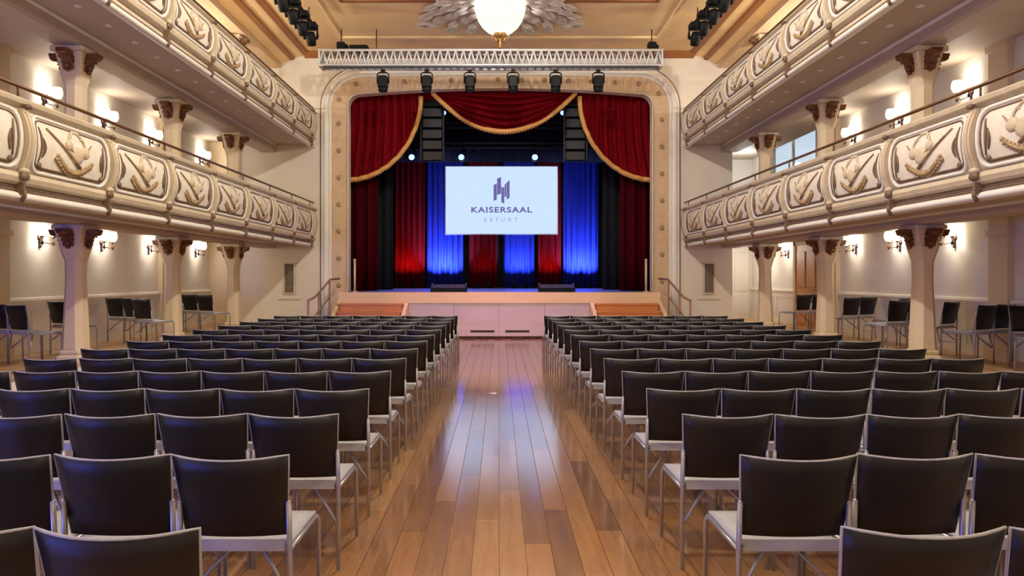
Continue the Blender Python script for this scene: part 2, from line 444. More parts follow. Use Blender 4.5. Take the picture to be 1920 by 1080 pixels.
V = [(x, YW, z) for x, z in inner] + [(x, YW, z) for x, z in outer] + [(x, YW + 0.3, z) for x, z in inner] + [(x, YW + 0.3, z) for x, z in outer]
F = []
for i in range(k - 1):
    F += [(i, i + 1, k + i + 1, k + i), (2 * k + i, 3 * k + i, 3 * k + i + 1, 2 * k + i + 1), (i, 2 * k + i, 2 * k + i + 1, i + 1)]
b.add(V, F); struct('wall_front', b, M['wall'])

# proscenium frame
pf = thing('proscenium_frame', 'tan and white stuccoed arch framing the stage opening', 'arch', (STX, YW, 0))
def sweep(pathA, pathB, y0, y1):
    b = MB(); k = len(pathA)
    V = [(x, y0, z) for x, z in pathA] + [(x, y0, z) for x, z in pathB] + [(x, y1, z) for x, z in pathA] + [(x, y1, z) for x, z in pathB]
    F = []
    for i in range(k - 1):
        F += [(i, i + 1, k + i + 1, k + i), (2 * k + i, 3 * k + i, 3 * k + i + 1, 2 * k + i + 1), (i, 2 * k + i, 2 * k + i + 1, i + 1), (k + i, k + i + 1, 3 * k + i + 1, 3 * k + i)]
    b.add(V, F); return b
bandout = arch(4.53, 6.91, 0.06, 0.83)
sweep(inner, bandout, YW - 0.05, YW + 0.002).build('band', M['band'], pf)
bead = arch(4.13, 6.52, 0.165, 0.31)
b = MB(); b.tube([(x, YW - 0.055, z) for x, z in inner], 0.035, 6); b.build('inner_bead', M['moulding'], pf, label='cream bead along the opening edge')
b = MB()
for (hw, z, r, rad) in ((4.55, 6.93, 0.85, 0.04), (4.66, 7.04, 0.95, 0.085), (4.755, 7.13, 1.03, 0.04)):
    b.tube([(x, YW - 0.04, zz) for x, zz in arch(hw, z, 0.05, r)], rad, 8)
b.build('outer_moulding', M['white'], pf, label='rounded white moulding around the arch')
b = MB(); b.tube([(x, YW - 0.02, zz) for x, zz in arch(4.805, 7.18, 0.05, 1.07)], 0.02, 6); b.build('edge_line', M['shade'], pf, label='brown line outside the arch')  # thin brown tube along the outer edge of the arch
ros = MB(); ros.lathe([(0.0, -0.03), (0.03, -0.028), (0.055, -0.012), (0.06, 0.0)], 8, axis='y')
for j in range(6):
    a = PI * j / 3; ros.ball((0.05 * math.cos(a), -0.012, 0.05 * math.sin(a)), 0.022, 0.014, 0.022, 6, 4)
rosm = ros.mesh('rosette', M['relief'])
mid = arch(4.32, 6.72, 0.11, 0.55, nv=60, nc=20, nt_=120)
acc = 0; last = mid[0]
for p in mid[1:]:
    acc += math.dist(p, last); last = p
    if acc > 0.62 and p[1] > 1.3:
        acc = 0
        o = link('rosette', rosm, pf, True); o.location = (p[0] - STX, -0.05, p[1])

# ceiling frames, cornices
def frame_xy(x0, x1, y0, y1, wd, z0, z1):
    b = MB(); b.box(x0, x1, y0, y0 + wd, z0, z1); b.box(x0, x1, y1 - wd, y1, z0, z1); b.box(x0, x0 + wd, y0 + wd, y1 - wd, z0, z1); b.box(x1 - wd, x1, y0 + wd, y1 - wd, z0, z1); return b
trim(frame_xy(-5.2, 5.2, YB, YW, 1.15, ZC - 0.012, ZC - 0.001), M['ceil2'])      # darker border of the ceiling
trim(frame_xy(-4.05, 4.05, YB + 1.15, YW - 1.15, 0.10, ZC - 0.05, ZC - 0.001), M['ceil'])
trim(frame_xy(-3.47, 3.47, 0, 14.88, 0.08, ZC - 0.04, ZC - 0.001), M['brownline'])
for s in (-1, 1):
    b = MB(); b.prism([(s * 5.10, ZC), (s * 5.10, ZC - 0.06), (s * 5.22, ZC - 0.10), (s * 5.22, ZC)], YB, YW, 'y'); trim(b, M['brownline'])
    b = MB(); b.prism([(s * 5.22, ZC), (s * 5.22, ZC - 0.08), (s * 5.42, ZC - 0.13), (s * 5.48, ZC - 0.13), (s * 5.48, ZC)], YB, YW, 'y'); trim(b, M['ceil2'])
    b = MB(); b.prism([(s * 5.48, ZC), (s * 5.48, ZC - 0.19), (s * 5.58, ZC - 0.22), (s * 5.58, ZC)], YB, YW, 'y'); trim(b, M['brownline'])
    b = MB(); b.prism([(s * 5.58, ZC), (s * 5.58, ZC - 0.20), (s * 5.80, ZC - 0.30), (s * 5.86, ZC - 0.30), (s * 5.86, ZC)], YB, YW, 'y'); trim(b, M['ceil2'])
    b = MB(); b.box(s * 5.86, s * 6.45, YB, YW, ZC - 0.42, ZC - 0.001); trim(b, M['band'])
b = MB(); b.prism([(YW, ZC - 0.16), (YW - 0.05, ZC - 0.15), (YW - 0.18, ZC - 0.05), (YW - 0.18, ZC), (YW, ZC)], -5.2, 5.2, 'x'); trim(b, M['brownline'])

# dado on the outer walls
for s in (-1, 1):
    yend = YW if s < 0 else YE
    b = MB(); b.box(s * (XW - 0.02), s * XW, YB, yend, ZP, 1.16); trim(b, M['wains'])
    b = MB(); b.prism([(s * XW, 1.14), (s * (XW - 0.04), 1.15), (s * (XW - 0.06), 1.19), (s * (XW - 0.05), 1.23), (s * XW, 1.24)], YB, yend, 'y'); trim(b, M['white'])
    b = MB(); b.box(s * (XW - 0.035), s * XW, YB, yend, ZP, ZP + 0.14)
    struct('baseboard_%s' % SIDE[s], b, M['white'])
    b = MB(); y = YB + 0.3
    while y < yend - 1.0:
        for (z0, z1, y0, y1) in ((0.48, 0.50, y, y + 1.1), (1.03, 1.05, y, y + 1.1), (0.50, 1.03, y, y + 0.02), (0.50, 1.03, y + 1.08, y + 1.1)):
            b.box(s * (XW - 0.032), s * (XW - 0.02), y0, y1, z0, z1)
        y += 1.3
    trim(b, M['white'])
    for yp in (10.3, 15.45):                                     # pilasters on the outer wall
        b = MB()
        b.box(s * (XW - 0.10), s * XW, yp - 0.2, yp + 0.2, ZP, 2.5); b.box(s * (XW - 0.14), s * XW, yp - 0.24, yp + 0.24, ZP, ZP + 0.25)
        b.box(s * (XW - 0.10), s * XW, yp - 0.2, yp + 0.2, 2.65, 5.35); b.box(s * (XW - 0.13), s * XW, yp - 0.23, yp + 0.23, 5.0, 5.1)
        b.box(s * (XW - 0.13), s * XW, yp - 0.23, yp + 0.23, 2.2, 2.28)
        trim(b, M['pier'])
# pier at the far left corner
b = MB(); b.box(-XW, -7.12, 17.9, YW, ZP, 2.5); b.box(-XW, -7.12, 17.9, YW, 2.65, 5.35); trim(b, M['pier'])
# dado and door panel on the far right end wall
b = MB(); b.box(6.6, 7.5, YE - 0.05, YE, ZP, 2.45); d = struct('door_2', b, M['white'])
for (z0, z1) in ((0.42, 1.0), (1.12, 2.3)):
    for (x0, x1) in ((6.7, 7.02), (7.08, 7.4)):
        b = MB(); b.bbox(x0, x1, YE - 0.065, YE - 0.05, z0, z1, 0.006); b.build('panel', M['wains'], d)
b = MB(); b.tube([(6.68, YE - 0.05, 1.25), (6.68, YE - 0.11, 1.25), (6.80, YE - 0.11, 1.25)], 0.012, 6); b.build('handle', M['brass'], d)
b = MB(); b.box(XW - 0.06, XW, 16.2, 17.4, ZP, 2.36); d = struct('door_1', b, M['doorwood'])
for (z0, z1) in ((0.42, 1.15), (1.3, 2.2)):
    for (y0, y1) in ((16.32, 16.75), (16.85, 17.28)):
        b = MB(); b.add(*[[(XW - 0.06 - (p[2]), p[0], p[1]) for p in chamfer(y0, y1, z0, z1, 0, 0.02, 0.008)[0]], chamfer(y0, y1, z0, z1, 0, 0.02, 0.008)[1]]); b.build('panel', M['doorwood'], d)
b = MB(); b.tube([(XW - 0.06, 16.3, 1.25), (XW - 0.12, 16.3, 1.25), (XW - 0.12, 16.42, 1.25)], 0.012, 6); b.build('handle', M['brass'], d)
b = MB(); b.box(XW - 0.08, XW, 16.08, 16.2, ZP, 2.45); b.box(XW - 0.08, XW, 17.4, 17.52, ZP, 2.45); b.box(XW - 0.08, XW, 16.08, 17.52, 2.36, 2.45); b.build('door_frame', M['pier'], d)

# ------------------------------------------------------------------ galleries (balconies)
XF = 4.98; PY0 = 0.85; PLEN = 1.55          # panel joints at PY0 + 1.55 k  ->  7.05, 8.60, ...
def bulge(t): return 0.035 + 0.10 * math.sin(PI * min(1, max(0, 1 - t)) ** 0.8) * (0.55 + 0.45 * (1 - t))
def panel_meshes(s, z0, h, name):
    def P(y, t, off=0.0): return (s * (XF - bulge(t) - off), y, z0 + t * h)
    hl = PLEN / 2 - 0.055
    body = MB(); body.shell(lambda u, v: P(-hl + 2 * hl * u, v), 6, 10, (s * 0.05, 0, 0))
    def rr(m, mt, r=0.16, n=5):             # rounded rectangle on the panel's surface, inset m
        a = hl - m; pts = []
        for (cy, ct, a0) in ((a - r, 1 - mt - r / h, 0), (-a + r, 1 - mt - r / h, 90), (-a + r, mt + r / h, 180), (a - r, mt + r / h, 270)):
            for i in range(n + 1):
                an = math.radians(a0 + 90 * i / n); pts.append((cy + r * math.cos(an), ct + r / h * math.sin(an)))
        # even out the long runs
        out = []
        for (p, q) in zip(pts, pts[1:] + pts[:1]):
            d = math.hypot(q[0] - p[0], (q[1] - p[1]) * h); k = max(1, int(d / 0.09))
            for i in range(k): out.append((p[0] + (q[0] - p[0]) * i / k, p[1] + (q[1] - p[1]) * i / k))
        return out
    fr = MB()
    fr.tube([P(y, t, 0.004) for y, t in rr(0.045, 0.05, 0.12)], 0.022, 6, True)
    ln = MB()
    ln.tube([P(y, t, 0.003) for y, t in rr(0.085, 0.11, 0.10)], 0.010, 5, True)
    # nested scroll lines at both ends and a heavier line along the foot
    for e in (-1, 1):
        for k_, (dy, ta, tb) in enumerate(((0.135, 0.22, 0.78), (0.185, 0.30, 0.62))):
            ln.tube([P(e * (hl - dy - 0.03 * math.sin(PI * i / 8)), ta + (tb - ta) * i / 8, 0.004) for i in range(9)], [0.006 + 0.010 * math.sin(PI * i / 8) for i in range(9)], 6)
        ln.ball(P(e * (hl - 0.16), 0.17, 0.01), 0.015, 0.035, 0.035)
    ln.tube([P(-hl + 0.16 + (2 * hl - 0.32) * i / 6, 0.13, 0.004) for i in range(7)], 0.014, 5)
    orn = MB()
    # baton crossing the field from its near top corner down to the garland
    orn.tube([P(-0.46 + 0.58 * i / 5, 0.80 - 0.52 * i / 5, 0.012) for i in range(6)], [0.008, 0.010, 0.012, 0.015, 0.018, 0.02], 6)
    orn.tube([P(0.34 - 0.3 * i / 4, 0.74 - 0.4 * i / 4, 0.012) for i in range(5)], [0.006, 0.009, 0.011, 0.012, 0.012], 6)
    # garland swag with leaves
    sw = [(-0.30 + 0.62 * i / 14, 0.36 - 0.20 * math.sin(PI * i / 14)) for i in range(15)]
    orn.tube([P(y, t, 0.012) for y, t in sw], [0.010 + 0.016 * math.sin(PI * i / 14) for i in range(15)], 6)
    rr_ = random.Random(5)
    for i, (y, t) in enumerate(sw):
        for q in (-1, 1):
            mt = Matrix.Rotation(q * 0.7 + 0.3 * math.sin(i), 3, 'X')
            orn.ball(P(y + 0.012 * q, t + q * 0.032, 0.010), 0.016, 0.030, 0.024, 7, 5, mt)
    # scroll pair at the foot
    for e in (-1, 1):
        orn.tube([P(0.02 + e * (0.05 + 0.07 * (1 - a / 10) * math.cos(a * 0.62)), 0.135 + 0.09 * (1 - a / 10) * math.sin(a * 0.62), 0.012) for a in range(10)], 0.010, 5)
    rel = MB()
    # raised trophy: lyre body, mask and tuft above the garland
    rel.ball(P(0.05, 0.48, 0.0), 0.035, 0.12, 0.10, 10, 6)
    rel.ball(P(0.20, 0.56, 0.0), 0.030, 0.09, 0.07, 10, 6)
    rel.ball(P(-0.09, 0.62, 0.0), 0.028, 0.07, 0.06, 8, 5)
    for e in (-1, 1):
        rel.tube([P(0.05 + e * (0.06 + 0.09 * math.sin(PI * i / 8)), 0.50 + 0.36 * i / 8, 0.012) for i in range(9)], 0.013, 6)
    for i in range(7):
        a = PI * (0.1 + 0.8 * i / 6)
        rel.ball(P(0.05 + 0.11 * math.cos(a), 0.74 + 0.14 * math.sin(a), 0.006), 0.012, 0.030, 0.024, 6, 4)
    return body.mesh('panel', M['cream']), fr.mesh('frame_moulding', M['white']), ln.mesh('line_moulding', M['shade']), orn.mesh('garland', M['relief']), rel.mesh('trophy', M['moulding'])
DL = MB(); DL.lathe([(0.0, -0.012), (0.032, -0.010), (0.034, 0.0)], 12); dl_mesh = DL.mesh('lens', M['downlight'])
DR = MB(); DR.lathe([(0.034, -0.014), (0.048, -0.012), (0.052, 0.0), (0.034, 0.0)], 12); dr_mesh = DR.mesh('downlight', M['white'])
def balcony(s, zb, zp0, zp1, zr, y0, label, ledge, upper):
    z_led = zp1 + ledge
    yend = YW
    g = thing('balcony', label, 'balcony', (s * 5.6, (y0 + yend) / 2, zb))
    X = lambda v: s * v
    b = MB(); b.box(X(5.02), X(XW), y0, yend, zb + 0.08, zb + 0.22)
    if s > 0: b.box(X(6.25), X(XW), yend + 0.002, YE, zb + 0.08, zb + 0.22)
    b.build('floor_slab', M['soffit'], g, label='taupe underside of the gallery floor')
    b = MB(); b.prism([(X(5.0), zb + 0.08), (X(4.95), zb + 0.06), (X(4.92), zb + 0.02), (X(4.95), zb - 0.01), (X(5.0), zb - 0.02), (X(5.06), zb), (X(5.10), zb + 0.08)], y0, yend, 'y', True)
    b.build('roll_moulding', M['white'], g, label='pale rounded moulding under the balcony edge')
    b = MB(); b.prism([(X(4.99), zb + 0.08), (X(4.99), zp0 - 0.13), (X(4.93), zp0 - 0.10), (X(4.91), zp0 - 0.05), (X(4.93), zp0), (X(5.03), zp0), (X(5.03), zb + 0.08)], y0, yend, 'y')
    b.build('frieze', M['moulding'], g)
    b = MB(); b.box(X(4.975), X(4.99), y0, yend, zp0 - 0.155, zp0 - 0.125); b.box(X(4.975), X(4.99), y0, yend, zb + 0.085, zb + 0.105); b.build('frieze_line', M['shade'], g, label='dark brown line on the frieze')  # two dark brown strips along the frieze
    b = MB(); b.prism([(X(5.02), zp1), (X(4.93), zp1), (X(4.93), zp1 + 0.02), (X(4.88), zp1 + 0.04), (X(4.87), z_led - 0.02), (X(4.89), z_led), (X(5.10), z_led), (X(5.12), zp1)], y0, yend, 'y')
    b.build('ledge', M['moulding'], g, label='grey cream stepped ledge on top of the panels')
    b = MB(); b.tube([(X(4.97), y0, zr), (X(4.97), yend - 0.02, zr)], 0.02, 8); b.build('handrail', M['rail'], g, label='thin dark brown handrail')
    bm_, fm, lm, om, rm = panel_meshes(s, zp0, zp1 - zp0, 'panel')
    con = MB()
    def Pc(t, off): return (s * (XF - bulge(t) - off), zp0 + t * (zp1 - zp0))
    front = [Pc(i / 10, 0.035 + 0.02 * math.sin(PI * i / 10)) for i in range(11)]
    con.prism(front + [(X(XF), zp1), (X(XF), zp0)], -0.05, 0.05, 'y')
    con.tube([(p[0], 0, p[1]) for p in front], 0.022, 6)
    con.ball((front[0][0], 0, zp0 + 0.02), 0.05, 0.065, 0.04); con.ball((front[-1][0], 0, zp1 - 0.03), 0.045, 0.06, 0.035)
    con_m = con.mesh('console', M['moulding'])
    bo = MB(); bo.ball((X(4.90), 0, zp0 - 0.04), 0.03, 0.075, 0.05); bo1 = bo.mesh('boss', M['shade']); bo = MB(); bo.ball((X(4.86), 0, zp1 + 0.02), 0.03, 0.05, 0.03); bo2 = bo.mesh('boss', M['shade'])
    cap = MB()
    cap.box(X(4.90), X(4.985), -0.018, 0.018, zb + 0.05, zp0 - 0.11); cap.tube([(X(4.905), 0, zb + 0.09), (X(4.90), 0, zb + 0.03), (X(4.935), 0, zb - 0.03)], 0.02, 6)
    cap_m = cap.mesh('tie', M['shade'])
    pst = MB(); pst.tube([(X(4.97), 0, z_led - 0.01), (X(4.97), 0, zr)], 0.011, 6); pst.ball((X(4.97), 0, z_led + 0.01), 0.025, 0.025, 0.02)
    pst_m = pst.mesh('rail_post', M['rail'])
    L0 = WL[g.name]
    def put(nm, me, par, y, off=True):
        o = bpy.data.objects.new(nm, me); col.objects.link(o); o.parent = par
        o.location = (-L0[0], y - L0[1], -L0[2]) if off else (0, 0, 0)
        return o
    y = PY0
    while y < yend - 0.3:
        yc = y + PLEN / 2
        if yc - PLEN / 2 >= y0 - 0.02 and yc + PLEN / 2 <= yend:
            p = put('panel', bm_, g, yc)
            put('frame_moulding', fm, p, 0, False); put('line_moulding', lm, p, 0, False); put('garland', om, p, 0, False); put('trophy', rm, p, 0, False)
        if y >= y0 - 0.02:
            c = put('console', con_m, g, y); put('tie', cap_m, c, 0, False); put('boss', bo1, c, 0, False); put('boss', bo2, c, 0, False)
            put('rail_post', pst_m, g, y)
        y += PLEN
    ylast = PY0 + PLEN * math.floor((yend - PY0) / PLEN)
    b = MB()                                   # short end piece beside the arch
    b.shell(lambda u, v: (s * (XF - bulge(v)), ylast + 0.055 + (yend - 0.002 - ylast - 0.055) * u, zp0 + v * (zp1 - zp0)), 3, 10, (s * 0.05, 0, 0)); b.build('end_panel', M['cream'], g)
    if upper:
        y = 8.2
        while y < yend - 0.2:
            o = put('downlight', dr_mesh, g, y); o.location = (s * 5.48 - L0[0], y - L0[1], zb + 0.08 - L0[2])
            put('lens', dl_mesh, o, 0, False)
            y += 0.69
    return g
balcony(-1, 2.38, 2.65, 3.31, 3.55, 3.95, 'left lower balcony with ornate cream panels, over the side chairs', 0.10, False)
balcony(1, 2.38, 2.65, 3.31, 3.55, 3.95, 'right lower balcony with ornate cream panels, over the side chairs', 0.10, False)
balcony(-1, 5.02, 5.34, 5.90, 6.07, 5.5, 'left upper balcony with ornate panels and lights in its soffit', 0.07, True)
balcony(1, 5.02, 5.34, 5.90, 6.07, 5.5, 'right upper balcony with ornate panels and lights in its soffit', 0.07, True)

# beams on the columns and the ceiling above the middle gallery
for s in (-1, 1):
    for (zb, zt) in ((2.33, 2.47), (4.90, 5.11)):
        b = MB(); b.prism([(s * 5.98, zt), (s * 5.98, zb + 0.04), (s * 6.02, zb), (s * 6.38, zb), (s * 6.42, zb + 0.04), (s * 6.42, zt)], 4.0, YW - 0.002, 'y'); trim(b, M['soffit'])
        b = MB(); b.tube([(s * 5.98, 4.0, zt - 0.02), (s * 5.98, YW - 0.01, zt - 0.02)], 0.035, 6); trim(b, M['white'])

# ------------------------------------------------------------------ columns
def bracket_mesh():
    b = MB()
    prof = [(0.0, 0.0), (0.03, 0.02), (0.045, 0.07), (0.06, 0.12), (0.10, 0.17), (0.17, 0.20), (0.20, 0.235), (0.20, 0.27), (0.0, 0.27)]
    b.prism([(-p[0], p[1]) for p in prof], -0.075, 0.075, 'x')
    b.ball((0, -0.17, 0.215), 0.085, 0.045, 0.045); b.ball((0, -0.055, 0.06), 0.05, 0.035, 0.045); b.ball((0, -0.035, 0.0), 0.035, 0.03, 0.03)
    for e in (-1, 1):
        b.tube([(e * 0.08, -0.06 - 0.05 * math.cos(a * 0.6), 0.15 + 0.05 * math.sin(a * 0.6)) for a in range(9)], 0.012, 5)
    return b
BR = bracket_mesh(); br_mesh = BR.mesh('bracket', M['gilt'])
def make_column():
    t = thing('column', 'tmp', 'column')
    b = MB()
    b.add(*chamfer(-0.20, 0.20, -0.20, 0.20, 0, 0.14, 0.05)); b.add(*chamfer(-0.175, 0.175, -0.175, 0.175, 0.135, 0.22, 0.05))
    b.build('base', M['pier'], t, True)
    b = MB()
    def ring(a, c, z): return [(-a + c, -a, z), (a - c, -a, z), (a, -a + c, z), (a, a - c, z), (a - c, a, z), (-a + c, a, z), (-a, a - c, z), (-a, -a + c, z)]
    lv = [(0.155, 0.07, 0.20), (0.15, 0.075, 0.5), (0.125, 0.07, 1.25), (0.13, 0.07, 1.52), (0.165, 0.06, 1.70), (0.17, 0.05, 1.74), (0.165, 0.04, 1.78), (0.20, 0.01, 2.0)]
    V = []; F = []
    for (a, c, z) in lv: V += ring(a, c, z)
    for k in range(len(lv) - 1):
        for i in range(8): F.append((k * 8 + i, k * 8 + (i + 1) % 8, k * 8 + 8 + (i + 1) % 8, k * 8 + 8 + i))
    F += [tuple(range(7, -1, -1)), tuple(len(V) - 8 + i for i in range(8))]
    b.add(V, F); b.build('shaft', M['pier'], t, True)
    b = MB(); b.add(*chamfer(-0.23, 0.23, -0.23, 0.23, 2.0, 2.075, 0.02)); b.build('abacus', M['moulding'], t, True)
    for k in range(4):
        o = link('bracket', br_mesh, t, True)
        o.rotation_euler = (0, 0, k * PI / 2); d = Vector((0, -0.155, 0)); d.rotate(o.rotation_euler); o.location = (d.x, d.y, 1.735)
    return t
def make_upper_column():
    t = thing('gallery_column', 'tmp', 'column')
    def ring(a, c, z): return [(-a + c, -a, z), (a - c, -a, z), (a, -a + c, z), (a, a - c, z), (a - c, a, z), (-a + c, a, z), (-a, a - c, z), (-a, -a + c, z)]
    b = MB(); b.add(*chamfer(-0.21, 0.21, -0.21, 0.21, 0, 0.2, 0.02)); b.build('base', M['pier'], t, True)
    b = MB(); V = []; F = []
    lv = [(0.15, 0.07, 0.18), (0.13, 0.07, 1.45), (0.13, 0.07, 1.74), (0.16, 0.06, 1.90), (0.165, 0.05, 1.94), (0.16, 0.04, 1.98), (0.195, 0.01, 2.24)]
    for (a, c, z) in lv: V += ring(a, c, z)
    for k in range(len(lv) - 1):
        for i in range(8): F.append((k * 8 + i, k * 8 + (i + 1) % 8, k * 8 + 8 + (i + 1) % 8, k * 8 + 8 + i))
    F += [tuple(range(7, -1, -1)), tuple(len(V) - 8 + i for i in range(8))]
    b.add(V, F); b.build('shaft', M['pier'], t, True)
    b = MB(); b.add(*chamfer(-0.24, 0.24, -0.24, 0.24, 2.22, 2.30, 0.02)); b.build('abacus', M['moulding'], t, True)
    for k in range(4):
        o = link('bracket', br_mesh, t, True)
        o.rotation_euler = (0, 0, k * PI / 2); d = Vector((0, -0.155, 0)); d.rotate(o.rotation_euler); o.location = (d.x, d.y, 1.955)
    return t
XC = 6.2; CY = [10.0, 12.96, 15.92]
where = ['nearest the camera', 'second from the camera', 'nearest the stage']
cp = make_column(); up = make_upper_column(); first = True
for s in (-1, 1):
    for i, y in enumerate(CY):
        for kind, (proto, z, txt) in enumerate(((cp, ZP, 'cream ground-floor column with gilt brackets, %s side, %s'), (up, 2.60, 'cream gallery column with gilt brackets, %s middle gallery, %s'), (up, 5.24, 'cream column with gilt brackets, %s top gallery, %s'))):
            lab = txt % (SIDE[s], where[i]); grp = ('ground-floor columns', 'middle gallery columns', 'top gallery columns')[kind]
            if first and kind < 2: o = proto; o.location = (s * XC, y, z); o['label'] = lab; o['group'] = grp
            else:
                o = copy_tree(proto, None, (s * XC, y, z), label=lab, group=grp)
                if kind == 2: o.scale = (1, 1, (ZC - 0.42 - 5.24) / 2.30)
            if kind == 0: o.scale = (1, 1, (2.33 - ZP) / 2.075)
            if kind == 1 and first: first = False

# ------------------------------------------------------------------ wall sconces
def make_sconce():
    t = thing('wall_sconce', 'tmp', 'sconce')          # local: wall is at x = 0, lamp projects to +x
    b = MB(); b.lathe([(0.0, 0.03), (0.035, 0.025), (0.05, 0.0)], 12, axis='x'); b.tube([(0.02, 0, -0.12), (0.025, 0, 0.0), (0.02, 0, 0.14)], [0.012, 0.02, 0.01], 6); b.ball((0.025, 0, -0.14), 0.022, 0.022, 0.035)
    b.build('backplate', M['bronze'], t, True)
    for e in (-1, 1):
        b = MB(); b.tube([(0.02, 0, -0.02), (0.06, e * 0.04, -0.08), (0.12, e * 0.10, -0.10), (0.15, e * 0.135, -0.05), (0.15, e * 0.14, 0.0)], 0.009, 6)
        b.lathe([(0.008, 0.0), (0.032, 0.005), (0.036, 0.02), (0.02, 0.03)], 10, (0.15, e * 0.14, -0.005)); b.ball((0.15, e * 0.14, -0.09), 0.022, 0.022, 0.04)
        a = b.build('arm', M['bronze'], t, True)
        b = MB(); b.lathe([(0.03, 0.0), (0.065, 0.03), (0.085, 0.09), (0.078, 0.16), (0.062, 0.20)], 12, (0.15, e * 0.14, 0.02))
        b.build('lamp_shade', M['bulb'], a, True, label='glowing white glass shade')
    return t
sp = make_sconce()
SL = {-1: [(11.3, 2.22), (13.05, 2.22), (14.8, 2.22), (17.1, 2.22)], 1: [(11.4, 2.22), (12.95, 2.22), (14.55, 2.22), (17.95, 2.22)]}
SU = {-1: [(11.4, 4.55), (13.1, 4.55), (14.85, 4.55), (17.35, 4.55)], 1: [(11.0, 4.55), (12.9, 4.55), (14.6, 4.55), (17.4, 4.0)]}
firsts = True
for s in (-1, 1):
    for tab, nm, grp, pw in ((SL, 'ground-floor wall', 'ground-floor wall sconces', 22), (SU, 'middle gallery wall', 'middle gallery wall sconces', 17)):
        for i, (y, z) in enumerate(tab[s]):
            if tab is SU and s == 1 and i == 3: continue
            lab = 'lit two-arm bronze sconce on the %s %s, %s from the camera' % (SIDE[s], nm, ORD[i + 1])
            loc = (s * XW, y, z)
            if firsts: o = sp; o.location = loc; o['label'] = lab; o['group'] = grp; firsts = False
            else: o = copy_tree(sp, None, loc, label=lab, group=grp)
            o.rotation_euler = (0, 0, PI if s > 0 else 0)
            lamp('sconce_light', 'POINT', (s * (XW - 0.20), y, z + 0.12), pw, (1.0, 0.92, 0.80), 0.07)

# ------------------------------------------------------------------ stage
ZS = 1.17; YS = 17.3; YBK = 24.9
b = MB(); b.box(-4.06, 4.06, YS, YW + 0.31, ZS - 0.04, ZS); b.box(-5.29, 5.29, YW + 0.31, YBK - 0.01, ZS - 0.04, ZS); b.box(-4.0, 4.0, YS + 0.25, YW + 0.31, 0, ZS - 0.04)
stage = thing('stage', 'raised wooden stage with a pale front, behind the rows of chairs', 'stage', (0, YS, 0))
b.build('stage_floor', M['stageboard'], stage, label='dark stage boards lit blue')
b = MB()
for i in range(4):
    x0 = -2.3 + i * 1.15
    b = MB(); b.add(*[[(p[0], YS + 0.03 - p[2], p[1]) for p in chamfer(x0 + 0.003, x0 + 1.147, 0.06, ZS - 0.27, 0, 0.03, 0.004)[0]], chamfer(x0, x0 + 1, 0, 1, 0, 0.03, 0.004)[1]])
    b.build('front_panel', M['stagefront'], stage)
b = MB(); b.box(-4.07, 4.07, YS - 0.02, YS + 0.06, ZS - 0.27, ZS + 0.004); b.box(-4.07, -4.0, YS + 0.06, YW - 0.06, ZS - 0.27, ZS + 0.004); b.box(4.0, 4.07, YS + 0.06, YW - 0.06, ZS - 0.27, ZS + 0.004); b.build('nosing', M['nosing'], stage, label='pale fascia board along the stage edge')
b = MB(); b.box(-4.05, 4.05, YS + 0.031, YS + 0.25, 0, ZS - 0.27); b.box(-4.05, -4.0, YS + 0.25, YW - 0.06, 0, ZS - 0.27); b.box(4.0, 4.05, YS + 0.25, YW - 0.06, 0, ZS - 0.27); b.build('substructure', M['stagefront'], stage)
b = MB(); b.box(-2.3, 2.3, YS - 0.01, YS + 0.03, 0.0, 0.05); b.build('foot_line', M['bronze'], stage, label='dark line at the foot of the stage front')  # dark strip along the foot of the front panels
for x in (-0.42, 0.46):
    b = MB(); b.box(x - 0.3, x + 0.3, YS - 0.006, YS + 0.01, 0.16, 0.20); b.box(x - 0.32, x + 0.32, YS - 0.01, YS + 0.005, 0.20, 0.21); b.build('vent_slot', M['dark'], stage)
